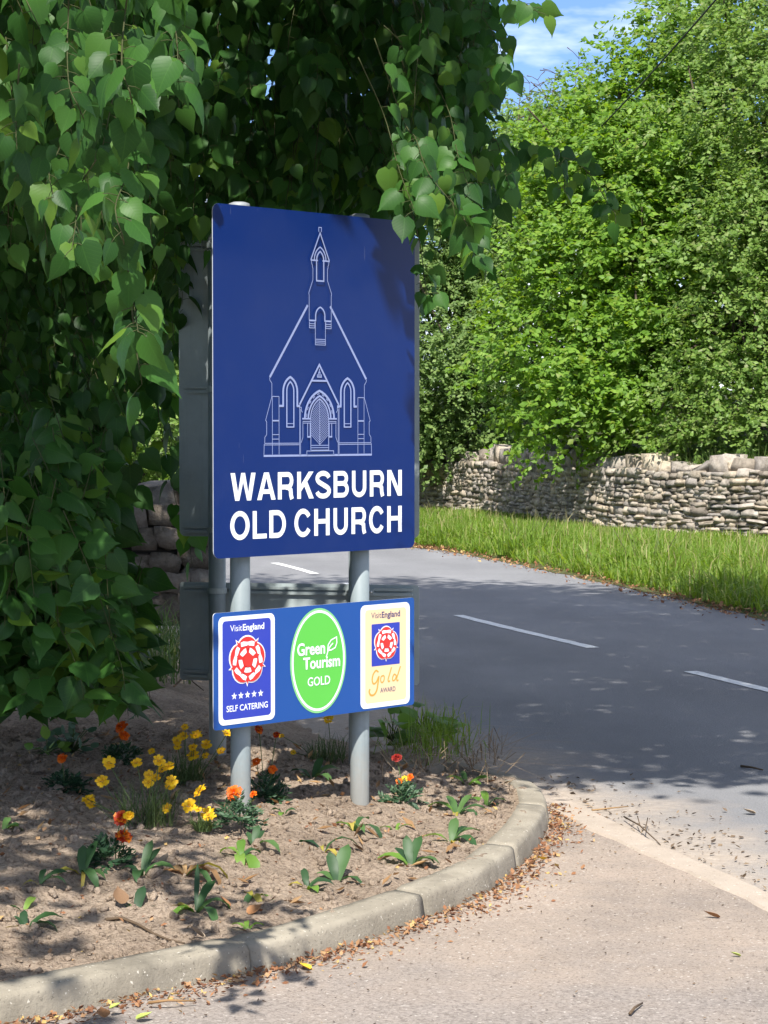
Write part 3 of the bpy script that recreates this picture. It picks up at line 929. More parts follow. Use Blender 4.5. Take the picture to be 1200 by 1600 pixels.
# lettering: grotesque bold capitals drawn stroke by stroke
SWX, SWZ = .0205, .0182
def arc(cx, cz, rx, rz, a0, a1, n=10):
    return [(cx + rx * math.cos(R(a0 + (a1 - a0) * k / n)), cz + rz * math.sin(R(a0 + (a1 - a0) * k / n))) for k in range(n + 1)]
def letter(pt, ch, x0, x1, z0, h):
    w_ = x1 - x0; z1 = z0 + h; sx, sz = SWX, SWZ
    L_, R_ = x0 + sx / 2, x1 - sx / 2; B_, T_ = z0 + sz / 2, z1 - sz / 2
    ln = pt.line
    if ch == 'W':
        m = (x0 + x1) / 2; q = w_ * .265
        pt.poly([(x0, z1), (x0 + .0225, z1), (x0 + q + .004, z0 + .030), (m - .0098, z1), (m + .0098, z1), (x1 - q - .004, z0 + .030), (x1 - .0225, z1), (x1, z1), (x1 - q + .0105, z0), (x1 - q - .0105, z0), (m, z1 - .034), (x0 + q + .0105, z0), (x0 + q - .0105, z0)])
    elif ch == 'A':
        m = (x0 + x1) / 2
        pt.poly([(x0, z0), (x0 + .0225, z0), (m, z1 - .021), (x1 - .0225, z0), (x1, z0), (m + .0125, z1), (m - .0125, z1)])
        ln([(x0 + .019, z0 + .0315), (x1 - .019, z0 + .0315)], .0170)
    elif ch in 'RB':
        ln([(L_, z0), (L_, z1)], sx)
        zm = z0 + h * (.45 if ch == 'R' else .53)
        r = (z1 - zm + sz * .2) / 2
        bx = x1 - (.030 if ch == 'R' else .0345)
        ry = (T_ - zm) / 2
        ln([(L_, T_), (bx, T_)] + arc(bx, (T_ + zm) / 2, x1 - sx / 2 - bx - (.001 if ch == 'R' else .004), ry, 90, -90)[1:-1] + [(bx, zm), (L_, zm)], sz)
        if ch == 'R':
            ln([(bx - .012, zm), (bx + .004, zm - .003), (bx + .0135, zm - .012), (bx + .0150, z0 + .016), (bx + .0205, z0)], sx * .95)
        else:
            ry = (zm - B_) / 2
            ln([(L_, zm), (bx, zm)] + arc(bx, (B_ + zm) / 2, x1 - sx / 2 - bx, ry, 90, -90)[1:-1] + [(bx, B_), (L_, B_)], sz)
    elif ch == 'K':
        ln([(L_, z0), (L_, z1)], sx)
        pt.poly([(x0 + sx - .002, z0 + .026), (x0 + sx - .002, z0 + .053), (x1 - .027, z1), (x1 - .001, z1)])
        pt.poly([(x0 + .036, z0 + .052), (x0 + .052, z0 + .069), (x1, z0), (x1 - .0255, z0)])
    elif ch == 'S':
        cx = (x0 + x1) / 2; rx = (w_ - sx) / 2
        zt, zb = z0 + h * .735, z0 + h * .262
        top = arc(cx, zt, rx * .96, T_ - zt + .0015, 8, 225, 11)
        bot = arc(cx, zb, rx, zb - B_ + .0015, 48, -172, 11)
        ln(top + bot, (sx + sz) / 2)
    elif ch == 'U':
        rx = (w_ - sx) / 2
        ln([(L_, z1), (L_, z0 + .038)] + arc((x0 + x1) / 2, z0 + .038, rx, .0295, 180, 360, 12)[1:-1] + [(R_, z0 + .038), (R_, z1)], (sx + sz) / 2)
    elif ch == 'N':
        ln([(L_, z0), (L_, z1)], sx); ln([(R_, z0), (R_, z1)], sx)
        pt.poly([(x0 + .001, z1), (x0 + .0235, z1), (x1 - .001, z0), (x1 - .0235, z0)])
    elif ch == 'O':
        cx, cz = (x0 + x1) / 2, (z0 + z1) / 2
        pt.ring(ell(cx, cz, w_ / 2, h / 2 + .0022, 40), ell(cx, cz, w_ / 2 - sx, h / 2 - sz + .001, 40))
    elif ch == 'L':
        ln([(L_, z1), (L_, z0)], sx); ln([(x0, B_), (x1, B_)], sz)
    elif ch == 'D':
        ln([(L_, z0), (L_, z1)], sx)
        bx = x1 - .046
        ln([(L_, T_), (bx, T_)] + arc(bx, (T_ + B_) / 2, x1 - sx / 2 - bx, (T_ - B_) / 2, 90, -90, 14)[1:-1] + [(bx, B_), (L_, B_)], sz * 1.05)
    elif ch == 'C':
        cx, cz = (x0 + x1) / 2, (z0 + z1) / 2
        ln(arc(cx + .001, cz, (w_ - sx) / 2, (h - sz) / 2 + .002, 32, 328, 20), (sx + sz) / 2)
    elif ch == 'H':
        ln([(L_, z0), (L_, z1)], sx); ln([(R_, z0), (R_, z1)], sx); ln([(x0 + sx, z0 + h * .53), (x1 - sx, z0 + h * .53)], sz)
row1 = list(zip('WARKSBURN', [(.0849, .2127), (.2205, .3166), (.3281, .4121), (.4303, .5194), (.5268, .6137), (.6278, .7132), (.7295, .8115), (.8309, .9143), (.9311, 1.0159)]))
row2 = list(zip('OLDCHURCH', [(.0827, .1816), (.1974, .2698), (.2831, .371), (.4136, .5081), (.522, .606), (.6267, .7073), (.7274, .8114), (.825, .9163), (.9311, 1.0159)]))
for row, z0, zz1 in ((row1, 1.3757, 1.4798), (row2, 1.2300, 1.3350)):
    pt = Print()
    for ch, (a, b) in row: letter(pt, ch, a, b, z0, zz1 - z0)
    pt.build('lettering', M_white, mp_, .0006)

# ---- lower board with three plaques
lp = panel('lower_board', -.003, WID - .002, SB, ST, .014, .004, M_blue2, M_back, M_edge, sign)
def rose(cx, cz, s, parent, y):
    """five-petalled rose: white outline, red petals, white bars, red centre"""
    wpr, rpr, ipr, cpr = Print(), Print(), Print(), Print()
    for k in range(5):
        a = R(90 + 72 * k); dx, dz = math.cos(a), math.sin(a)
        wpr.poly(ell(cx + dx * .050 * s, cz + dz * .050 * s, .0535 * s, .0480 * s, 22, a - math.pi / 2))
        b = R(54 + 72 * k); bx, bz = math.cos(b), math.sin(b)
        for pp, r0, r1, hw in ((wpr, .06, .104, .017), (rpr, .06, .095, .011)):
            pp.poly([(cx + bx * r0 * s - bz * hw * s, cz + bz * r0 * s + bx * hw * s), (cx + bx * r0 * s + bz * hw * s, cz + bz * r0 * s - bx * hw * s), (cx + bx * r1 * s, cz + bz * r1 * s)])
        rpr.poly(ell(cx + dx * .048 * s, cz + dz * .048 * s, .0500 * s, .0440 * s, 22, a - math.pi / 2))
        tx, tz = -dz, dx
        def bar(pp, rr_, half, th, flare):
            pp.poly([(cx + dx * (rr_ + o) * s + tx * t_ * s, cz + dz * (rr_ + o) * s + tz * t_ * s) for t_, o in ((-half, th * .6), (-half * .6, th), (0, th * .72), (half * .6, th), (half, th * .6), (half * flare, -th), (0, -th * .62), (-half * flare, -th))])
        bar(ipr, .064, .037, .0105, .92)
    rpr.poly(ell(cx, cz, .054 * s, .054 * s, 24))
    for k in range(5):
        a = R(-90 + 72 * k); dx, dz = math.cos(a), math.sin(a); tx, tz = -dz, dx
        ipr.poly([(cx + dx * r_ * s + tx * t_ * s, cz + dz * r_ * s + tz * t_ * s) for t_, r_ in ((-.013, .028), (.013, .028), (.0195, .045), (.009, .048), (-.009, .048), (-.0195, .045))])
        b = R(-54 + 72 * k); bx, bz = math.cos(b), math.sin(b)
    for k in range(5):
        b = R(90 + 72 * k); bx, bz = math.cos(b), math.sin(b)
        cpr.poly([(cx + bx * .046 * s - bz * .009 * s, cz + bz * .046 * s + bx * .009 * s), (cx + bx * .046 * s + bz * .009 * s, cz + bz * .046 * s - bx * .009 * s), (cx + bx * .064 * s, cz + bz * .064 * s)])
    cpr.poly(ell(cx, cz, .0245 * s, .0265 * s, 20))
    wpr.build('emblem_outline', M_white, parent, y)
    rpr.build('emblem_petals', M_red, parent, y + .0018)
    ipr.build('emblem_bars', M_white, parent, y + .0034)
    cpr.build('emblem_centre', M_red, parent, y + .0056)
def plaque(name, label, x0, x1, z0, z1, r, m_rim, bx, m_in, y=.0012):
    o = panel(name, x0, x1, z0, z1, r, .0008, m_rim, m_rim, m_rim, lp, -y)
    o['label'] = label
    q = Print(); q.poly(rrect(*bx, r * .62)); q.build('plaque_field', m_in, o, y + .0003)
    return o
pl1 = plaque('rating_plaque', 'blue plaque with red rose and five stars', .0223, .3101, .5371, .9438, .024, M_white, (.0413, .2890, .5564, .9273), M_plaque_blue)
text_mesh('plaque_lettering', 'Visit', .0800, .1405, .8870, .0235, M_white, pl1, .0022, 0.0)
text_mesh('plaque_lettering', 'England', .1440, .2545, .8870, .0235, M_white, pl1, .0022, .022)
rose(.1658, .7737, .97, pl1, .0020)
q = Print()
for k in range(5):
    cx, cz = .0997 + (.2346 - .0997) * k / 4, .6425
    q.poly([(cx + (r_ * math.cos(R(90 + 36 * j))), cz + r_ * math.sin(R(90 + 36 * j))) for j in range(10) for r_ in ((.0148 if j % 2 == 0 else .0062),)])
q.build('star_row', M_white, pl1, .0020)
text_mesh('plaque_lettering', 'SELF CATERING', .0605, .2722, .5860, .0225, M_white, pl1, .0022, .016)
gr = Print(); gr.poly(ell(.5440, .7432, .1532, .2050, 56)); pl2 = gr.build('tourism_roundel', M_greenrim, lp, .0012)
pl2['label'] = 'green oval roundel with a white ring'
q = Print(); q.ring(ell(.5440, .7432, .1450, .1965, 56), ell(.5440, .7432, .1355, .1870, 56)); q.build('roundel_ring', M_white, pl2, .0019)
q = Print(); q.poly(ell(.5440, .7432, .1356, .1871, 56)); q.build('roundel_field', M_green, pl2, .0016)
text_mesh('roundel_lettering', 'Green', .4275, .5790, .7700, .0460, M_white, pl2, .0028, .024)
text_mesh('roundel_lettering', 'Tourism', .4600, .6620, .7150, .0440, M_white, pl2, .0028, .024)
text_mesh('roundel_lettering', 'GOLD', .4838, .6070, .6475, .0335, M_white, pl2, .0028, .012)
q = Print()
leafc = [(.5900, .7560), (.5935, .7800), (.5960, .8010), (.6120, .8190), (.6425, .8290), (.6440, .8060), (.6350, .7880), (.6130, .7800)]
q.line(leafc[1:], .0052, closed=True); q.line([(.5850, .7540), (.5985, .7850), (.6120, .7990), (.6230, .8060)], .0055)
q.build('leaf_mark', M_white, pl2, .0026)
pl3 = plaque('award_plaque', 'cream plaque with small blue rose square and gold script', .7792, 1.0640, .5304, .9434, .024, M_white, (.8040, 1.0430, .5500, .9240), M_cream)
text_mesh('plaque_lettering', 'Visit', .8385, .8960, .8890, .0235, M_navy, pl3, .0022, 0.0)
text_mesh('plaque_lettering', 'England', .8990, 1.0060, .8890, .0235, M_navy, pl3, .0022, .022)
q = Print(); q.poly(rrect(.8405, 1.0042, .6968, .8655, .003)); q.build('rose_square', M_plaque_blue, pl3, .0020)
rose(.9228, .7850, .72, pl3, .0026)
q = Print()                                            # the word Gold in a flowing hand
def sm(pts): return [tuple(p) for p in catmull(pts, 5)]
q.line(sm([(.8800, .6720), (.8660, .6790), (.8500, .6650), (.8440, .6420), (.8520, .6270), (.8680, .6330), (.8800, .6520)]), .0066)
q.line(sm([(.8830, .6560), (.8780, .6300), (.8700, .5990), (.8540, .5830), (.8360, .5830), (.8270, .5960), (.8310, .6080)]), .0075)
q.line(sm([(.9080, .6560), (.8960, .6520), (.8930, .6370), (.9000, .6280), (.9110, .6350), (.9140, .6500), (.9070, .6570)]), .0052)
q.line(sm([(.9560, .6860), (.9450, .6600), (.9360, .6380), (.9390, .6290), (.9470, .6320)]), .0056)
q.line(sm([(.9840, .6500), (.9720, .6560), (.9620, .6430), (.9640, .6310), (.9760, .6340), (.9860, .6500)]), .0052)
q.line(sm([(1.0080, .6860), (.9960, .6600), (.9860, .6380), (.9890, .6290), (.9960, .6310)]), .0056)
q.build('gold_script', M_gold, pl3, .0020)
text_mesh('plaque_lettering', 'AWARD', .8907, .9790, .5880, .0190, M_navy, pl3, .0022, .006)

# ---- posts, caps, rails and clips (the posts stand behind the boards)
PR, GAP = .0385, .036
def post_set(root, xs_, zs_, ztop, far):
    for x, zb_ in zip(xs_, zs_):
        cy = .004 + GAP + PR
        p = tube('post', [(x, cy, zb_ - .25), (x, cy, zb_), (x, cy, ztop)], PR, M_post, root, 32)
        bev = [(PR + .002, ztop - .012), (PR + .003, ztop), (PR + .001, ztop + .010), (PR * .6, ztop + .016), (.002, ztop + .018)]
        V, F = [], []
        for i, (r_, z_) in enumerate(bev):
            V += [(x + r_ * math.cos(2 * math.pi * k / 24), cy + r_ * math.sin(2 * math.pi * k / 24), z_) for k in range(24)]
            if i: F += [((i - 1) * 24 + k, (i - 1) * 24 + (k + 1) % 24, i * 24 + (k + 1) % 24, i * 24 + k) for k in range(24)]
        mesh_obj('cap', V, F, M_cap, p, True)
def rails(root, zs_, u0, u1, xs_):
    for z in zs_:
        b = []
        for dz in (-.011, .011):
            b += [(u0, u1, .004, .016, z + dz - .004, z + dz + .004), (u0, u1, .016, .020, z + dz - .0065, z + dz + .0065)]
        r_ = boxes('rail', b, M_back, root)
        for x in xs_:
            cy = .004 + GAP + PR
            V, F = [], []
            n = 24
            for zz in (z - .012, z + .012):
                for rr_ in (PR + .0005, PR + .004):
                    V += [(x + rr_ * math.cos(2 * math.pi * k / n), cy + rr_ * math.sin(2 * math.pi * k / n), zz) for k in range(n)]
            for k in range(n):
                k2 = (k + 1) % n
                F += [(n + k, n + k2, 3 * n + k2, 3 * n + k), (2 * n + k, 3 * n + k, 3 * n + k2, 2 * n + k2), (k, k2, n + k2, n + k)]
            cl = mesh_obj('clamp', V, F, M_back, root, False)
            for sgn in (-1, 1):
                tube('bolt', [(x + sgn * .052, .012, z), (x + sgn * .052, .040, z)], .006, M_bolt, cl, 6)
                bx = boxes('clamp_lug', [(x + sgn * .052 - .012, x + sgn * .052 + .012, .022, .028, z - .012, z + .012)], M_back, cl)
def at_root(root, x, y=.08):
    return root.matrix_basis @ Vector((x, y, 0))
sign.rotation_mode = 'XYZ'
bpy.context.view_layer.update()
zs_front = [float(soil_z(q_.x, q_.y)[0]) for q_ in (at_root(sign, .205), at_root(sign, .855))]
post_set(sign, (.205, .855), zs_front, ZT + .006, False)
rails(sign, (2.40, 1.80, 1.23, .90, .58), .05, WID - .05, (.205, .855))

# ---- the second sign of the pair, seen from behind: its faces look the other way
back = sign_root('twin_sign', (.155, 9.85), (-.9156, 10.06), 'grey back of a two-panel sign on posts behind the blue church sign')
panel('upper_panel', 0, WID, ZB, ZT + .004, .028, .004, M_blue, M_back, M_back, back)
panel('lower_panel', 0, WID, SB - .008, ST - .004, .014, .004, M_blue2, M_back, M_back, back)
bpy.context.view_layer.update()
XB = (.262, WID - .195)
zs_back = [float(soil_z(q_.x, q_.y)[0]) for q_ in (at_root(back, XB[0]), at_root(back, XB[1]))]
post_set(back, XB, zs_back, ZT + .012, True)
rails(back, (2.455, 1.82, 1.195, .925, .545), .028, WID - .028, XB)

# ------------------------------------------------------------------ foliage templates
def leaf_template(side, mid, fold=.25, curl=.18, asym=0.0):
    """half outlines: side = [(x, y)...], mid = [y...]; returns verts, tris, uv"""
    V, uv = [], []
    def put(x, y):
        z = -fold * abs(x) - curl * y * y + asym * x * y
        V.append((x, y, z)); uv.append((x, y)); return len(V) - 1
    mids = [put(0, y) for y in mid]
    T = []
    for sg in (1, -1):
        sd = [put(sg * x, y) for x, y in side]
        n = len(sd)
        quads = []
        for i in range(len(mids) - 1):
            a, b = mids[i], mids[i + 1]
            if i < n - 1: quads += [(a, sd[i], sd[i + 1]), (a, sd[i + 1], b)]
            elif i == n - 1: quads += [(a, sd[i], b)]
        if sg < 0: quads = [q_[::-1] for q_ in quads]
        T += quads
    return np.array(V), np.array(T), np.array(uv)
LIME = dict(side=[(.16, -.12), (.42, .02), (.49, .26), (.40, .52), (.20, .78), (.06, .96)], mid=[0, .10, .30, .54, .78, .94, 1.14])
def toothed(lime, k=2):
    """finer outline with small teeth, for the leaves seen closest"""
    sd, md = lime['side'], lime['mid']
    c = catmull([np.array(q_) for q_ in sd], k)
    c = [(x * (1.035 if i % 2 else .965), y + (.012 if i % 2 else -.006)) for i, (x, y) in enumerate(c)]
    m = np.interp(np.linspace(0, 1, len(c) + 1), np.linspace(0, 1, len(md)), md)
    return dict(side=c, mid=list(m))
LSHAPE = ((.25, .22, .0), (.55, .10, .18), (.10, .42, -.2), (-.22, .30, .25), (.42, .55, .08), (.2, .12, -.35))
LVN = [leaf_template(fold=f, curl=c, asym=a, **toothed(LIME)) for f, c, a in LSHAPE]
LV = [leaf_template(fold=f, curl=c, asym=a, **LIME) for f, c, a in ((.25, .22, .0), (.55, .10, .18), (.10, .42, -.2), (-.22, .30, .25), (.42, .55, .08), (.2, .12, -.35))]
OVAL = leaf_template([(.26, .18), (.36, .45), (.20, .80)], [0, .3, .6, 1.0], .3, .15)
OVAL = (OVAL[0], OVAL[1], OVAL[2])
def simple_leaf(wd=.36, fold=.3, curl=.12):
    V = np.array([(0, 0, 0), (wd, .42, -fold * wd - curl * .2), (0, .5, -curl * .2), (0, 1, -curl), (-wd, .42, -fold * wd - curl * .2)])
    T = np.array([(0, 1, 2), (2, 1, 3), (0, 2, 4), (2, 3, 4)])
    return V, T
SIMPLE = simple_leaf()
ROUNDISH = simple_leaf(.47, .25, .2)

M_bark = NT('bark')
_v = M_bark.coord('Object', (1, 1, .22))
M_bark.color(M_bark.ramp(M_bark.noise(_v, 14, 6, .7), [(.3, (.045, .036, .026)), (.7, (.135, .108, .080))]))
M_bark.rough(.95); M_bark.spec(.1); M_bark.bump(M_bark.noise(_v, 16, 6, .75), 1.0, .03)
M_bark = M_bark.m
M_twig = mat_plain('green_twig', (.06, .068, .026), .7, .2)
M_brown_twig = mat_plain('brown_twig', (.10, .070, .045), .85, .15)
M_lime = mat_leaf('lime_leaf', (.024, .074, .017), (.044, .130, .025), (.076, .190, .034), .42, .46, True, (.15, .27, .035), .26)
M_lime_far = mat_leaf('lime_leaf_inner', (.026, .078, .018), (.044, .120, .026), (.070, .170, .036), .42, .45)

# ------------------------------------------------------------------ lime tree (left)
lime = tag(empty('lime_tree', (-2.15, 10.2, .2)), 'lime tree with drooping heart-shaped leaves overhanging the blue sign', 'tree')
LO = np.array([-2.15, 10.2, .2])
def loc(p): return np.asarray(p, float) - LO
tube('trunk', [loc((-2.15, 10.2, -.1)), loc((-2.14, 10.2, .4)), loc((-2.1, 10.2, 1.4)), loc((-2.05, 10.15, 3.0)), loc((-1.95, 10.1, 5.0)), loc((-1.8, 10.1, 7.5)), loc((-1.7, 10.2, 10.0))], [.30, .235, .205, .195, .17, .12, .05], M_bark, lime, 14)
for pts, r0 in (([(-1.85, 9.93, 2.5), (-1.3, 9.6, 3.2), (-.5, 9.4, 3.75), (.3, 9.5, 3.95), (1.3, 9.7, 4.2)], .075),
                ([(-1.88, 9.95, 3.2), (-1.4, 8.6, 4.2), (-1.1, 7.2, 4.5), (-1.0, 5.8, 4.2)], .085),
                ([(-1.85, 9.95, 4.0), (-.6, 10.2, 5.2), (1.0, 10.6, 6.2), (2.6, 10.9, 6.9)], .10),
                ([(-1.9, 10, 3.6), (-3.2, 9.6, 4.8), (-4.8, 9.2, 5.6)], .10),
                ([(-1.88, 10, 4.6), (-2.0, 12, 6.0), (-1.6, 14.4, 7.2)], .10),
                ([(-1.85, 10, 5.6), (-.2, 9.2, 7.2), (1.4, 8.6, 8.4)], .08)):
    pts = catmull([loc(p) for p in pts], 5)
    tube('branch', pts, list(np.linspace(r0, r0 * .25, len(pts))), M_bark, lime, 9)

leaf_rec = []        # (base point, tip dir, normal, size)
twig_rec = []
def hang_chain(pts, size=.1, step=.055, flat=False, start=0.0):
    """a shoot with alternate leaves hanging from short stalks"""
    line = resample(catmull([np.asarray(p, float) for p in pts], 6), .02)
    twig_rec.append((line[::2] if len(line) > 4 else line, list(np.linspace(.0024, .0012, len(line[::2] if len(line) > 4 else line)))))
    s = np.concatenate([[0], np.cumsum(np.linalg.norm(np.diff(line, axis=0), axis=1))])
    k = 0; t_ = start + rng.uniform(.01, step)
    while t_ < s[-1] + .01:
        p = np.array([np.interp(t_, s, line[:, j]) for j in range(3)])
        d = unit(np.array([np.interp(min(t_ + .02, s[-1]), s, line[:, j]) for j in range(3)]) - np.array([np.interp(max(t_ - .02, 0), s, line[:, j]) for j in range(3)]))
        az = rng.uniform(0, 2 * math.pi)
        side = np.cross(d, [math.cos(az) * .5, -1.0 + math.sin(az) * .4, .2]); side = unit(side) * (1 if k % 2 else -1)
        st = unit(side * 1.0 + d * .5 + rng.normal(size=3) * .35 + np.array([0, 0, .05])) * rng.uniform(.025, .045)
        b = p + st
        twig_rec.append((np.array([p, p + st * .6 + [0, 0, .003], b]), [.0010, .0009, .0009]))
        tip = unit(side * .6 + np.array([0, 0, -1.0]) + d * .35 + rng.normal(size=3) * .36)
        nrm = np.array([0.05, -.66, .60]) + side * .35 + rng.normal(size=3) * .55
        if flat:
            tip = unit(side * .8 + np.array([.25, -.30, -.55]) + rng.normal(size=3) * .45)
            nrm = np.array([.15, -.40, .85]) + rng.normal(size=3) * .5
        leaf_rec.append((b, tip, nrm, size * rng.uniform(.68, 1.18)))
        k += 1; t_ += step * rng.uniform(.75, 1.3)
# shoots that hang close to the camera, where the photo shows them
near = [
    ([(107, -60), (107, 21), (105, 70), (108, 133), (122, 165), (140, 207)], 5.6, .090),
    ([(205, -60), (196, 17), (191, 70), (192, 115), (206, 154), (203, 196), (203, 231), (198, 273), (180, 325), (192, 371), (198, 416), (206, 458), (213, 500), (216, 520)], 5.2, .098),
    ([(262, -60), (270, 10), (276, 60), (278, 101), (276, 133)], 5.1, .105),
    ([(110, 190), (94, 231), (77, 266), (84, 308)], 5.7, .088),
    ([(150, 250), (122, 297), (119, 343), (112, 390)], 5.4, .098),
    ([(310, 150), (313, 213), (320, 252)], 9.0, .11),
    ([(30, 100), (26, 168), (25, 215)], 5.5, .092),
    ([(488, -50), (490, 19), (492, 57), (496, 103), (494, 130), (482, 153)], 9.25, .125),
    ([(540, -50), (552, 0), (545, 20)], 9.25, .13),
    ([(400, -60), (395, 20), (385, 90), (392, 140)], 9.3, .12),
    ([(340, -50), (345, 20), (352, 80), (340, 140)], 9.2, .115),
    ([(585, 60), (630, 188), (649, 215), (668, 268), (707, 318), (733, 356)], 7.8, .105),
    ([(600, 40), (660, 100), (700, 170), (715, 240), (735, 300)], 8.1, .10),
    ([(560, 90), (600, 180), (622, 260), (648, 330)], 7.7, .105),
    ([(640, 210), (690, 290), (735, 360), (742, 400)], 8.0, .10),
    ([(640, 320), (656, 380), (664, 440), (668, 462)], 8.3, .085),
    ([(700, 60), (745, 150), (778, 226), (795, 290)], 8.4, .095),
    ([(720, 180), (770, 260), (796, 320)], 8.5, .09),
    ([(735, 200), (791, 226), (826, 238), (867, 243), (902, 252)], 8.6, .085),
    ([(867, 243), (880, 268), (882, 300)], 8.6, .085),
    ([(902, 252), (928, 280), (945, 310), (962, 335)], 8.7, .085),
    ([(760, -30), (800, -5), (825, 8), (842, 20)], 7.6, .085),
    ([(690, -40), (740, 10), (775, 60), (790, 110)], 8.2, .095),
    ([(650, -30), (700, 40), (740, 90), (765, 140)], 8.5, .095),
    ]
for pts, d, size in near:
    n = len(pts)
    hang_chain([PD(x, y, d + .25 * math.sin(i * 1.3) - .15 * i / n) for i, (x, y) in enumerate(pts)], size * .73, .045 if d < 7 else .038)
# the body of the crown that hangs into view: shoots filling volumes of the tree
def fill(n, x0, x1, y0, y1, d0, d1, size=.095, length=(.25, .6), keep=None, flat=False):
    c = 0
    while c < n:
        px, py, d = rng.uniform(x0, x1), rng.uniform(y0, y1), rng.uniform(d0, d1)
        if keep is not None and not keep(px, py, d): continue
        p = np.array(PD(px, py, d)); L = rng.uniform(*length)
        az = rng.uniform(0, 2 * math.pi); h = np.array([math.cos(az), math.sin(az), 0]) * .35 + np.array([.12, -.25, 0])
        hang_chain([p + (0, 0, L * .45) - h * L * .5, p, p + h * L * .35 - (0, 0, L * .35), p + h * L * .45 - (0, 0, L * .62)], size, .052, flat)
        c += 1
def top_mask(px, py, d):
    lim = 738 + 30 * math.sin(py * .03) - (max(0, 120 - py) * .15)
    low = 300 if px < 610 else 225
    return px < lim and py < low
def behind_sign(px, py, d):
    x_ = (px - 600) / FPX * d
    return top_mask(px, py, d) and (d > 9.3 or x_ < -.72 or x_ > .12)
fill(300, -150, 800, -260, 380, 7.9, 10.4, .086, keep=behind_sign)
fill(150, -150, 620, -260, 250, 6.4, 8.2, .086, keep=lambda x, y, d: x < -.88 * FPX / d + 600)
fill(160, -200, 700, -200, 330, 10.2, 12.6, .09, keep=top_mask)
fill(60, 600, 820, 40, 330, 8.3, 9.6, .082, keep=behind_sign)
# skirt of shoots low down on the left
def skirt(px, py, d):
    edge = np.interp(py, [300, 480, 600, 700, 760, 850, 950, 1040, 1100, 1140], [330, 268, 205, 165, 165, 178, 218, 215, 165, 110])
    zg = np.array(PD(px, py, d))[2]
    return px < edge + 12 * math.sin(py * .11) and zg > .55
fill(230, -120, 300, 680, 1060, 8.6, 10.4, .098, (.2, .5), keep=skirt, flat=True)
fill(330, -140, 320, 300, 800, 9.6, 12.4, .082, (.2, .5), keep=skirt)
fill(120, -160, 180, 720, 1090, 7.9, 9.2, .102, (.2, .45), keep=lambda x, y, d: skirt(x + 45, y, d), flat=True)
fill(75, 330, 650, 190, 345, 10.2, 13.0, .10)
fill(110, 440, 745, -80, 235, 9.3, 11.0, .088)
for pts, d in (([(690, 260), (722, 330), (745, 390), (752, 420)], 8.9), ([(640, 150), (690, 230), (715, 290)], 8.6), ([(660, 260), (684, 330), (700, 372)], 8.7)): hang_chain([PD(x, y, d) for x, y in pts], .085, .042)
fill(90, -160, 330, 300, 720, 10.4, 13.5, .11, keep=lambda x, y, d: x < np.interp(y, [300, 600, 720], [330, 240, 170]))
hb = [([(150, 560), (190, 640), (215, 720)], 9.3), ([(205, 470), (212, 540), (222, 600)], 5.4), ([(250, 520), (262, 620), (268, 700)], 10.8), ([(235, 560), (250, 660), (272, 770), (278, 800)], 11.0), ([(300, 790), (296, 840), (300, 880)], 11.2)]
for pts, d in hb: hang_chain([PD(x, y, d) for x, y in pts], .10, .05)

def clear_of_sign(r_):
    mid_ = r_[0] + r_[1] * r_[3] * .8
    x_, y_ = to_px(mid_)
    if x_ < 300 and y_ > 1120: return False
    if r_[0][1] < 9.2 and 318 < x_ < 612 and y_ > 312 + (x_ - 330) * .09: return False
    if 612 <= x_ < 650 and y_ > 395 and r_[0][1] < 9.2: return False
    # light reaches the face of the sign: no leaf stands between it and the sun, save at the upper right corner
    o_ = np.array(sign.location); t_ = ((o_ - r_[0]) @ SN) / (np.array(SUN_DIR) @ SN)
    if t_ < 0:
        h_ = r_[0] + np.array(SUN_DIR) * t_; u_ = (h_ - o_) @ SU
        if -.03 < u_ < 1.12 and .45 < h_[2] < 2.5 and not (u_ > .93 and h_[2] > 2.1): return False
    return True
SU = np.array([math.cos(sign.rotation_euler.z), math.sin(sign.rotation_euler.z), 0]); SN = np.array([SU[1], -SU[0], 0])
leaf_rec = [r_ for r_ in leaf_rec if clear_of_sign(r_)]
twig_rec = [t_ for t_ in twig_rec if clear_of_sign((np.asarray(t_[0])[-1], np.zeros(3), None, 0))]
BP = np.array([r_[0] for r_ in leaf_rec]); TP = np.array([r_[1] for r_ in leaf_rec]); NM = np.array([r_[2] for r_ in leaf_rec]); SZ = np.array([r_[3] for r_ in leaf_rec])
LX, LY, LZ = frames(TP, NM)
lpx, lpy = to_px(BP + LY * SZ[:, None] * .5)
inview = (lpx > 5) & (lpx < 1195) & (lpy > 5) & (lpy < 1180)
score = np.where(inview, SZ / BP[:, 1], 0)
order = np.argsort(-score)
single = order[:300]
lime_meshes = [np_mesh('leaf', v, t_, M_lime, True, uv) for v, t_, uv in LVN]
for i in single:
    o = bpy.data.objects.new('leaf', lime_meshes[i % len(LV)]); link(o, lime)
    M3 = Matrix((LX[i], LY[i], LZ[i])).transposed().to_4x4()
    o.matrix_local = Matrix.Translation(Vector(loc(BP[i]))) @ M3 @ Matrix.Scale(float(SZ[i]), 4)
rest = np.ones(len(BP), bool); rest[single] = False
ri = np.where(rest)[0]
Vs, Ts, Us, k = [], [], [], 0
for vi, (v, t_, uv) in enumerate(LV):
    ii = ri[ri % len(LV) == vi]
    s_ = SZ[ii][:, None, None]
    W_ = loc(BP[ii])[:, None] + s_ * (v[None, :, 0:1] * LX[ii][:, None] + v[None, :, 1:2] * LY[ii][:, None] + v[None, :, 2:3] * LZ[ii][:, None])
    Vs.append(W_.reshape(-1, 3)); Ts.append((t_[None] + (np.arange(len(ii)) * len(v))[:, None, None]).reshape(-1, 3) + k); k += len(ii) * len(v); Us.append(np.tile(uv, (len(ii), 1)))
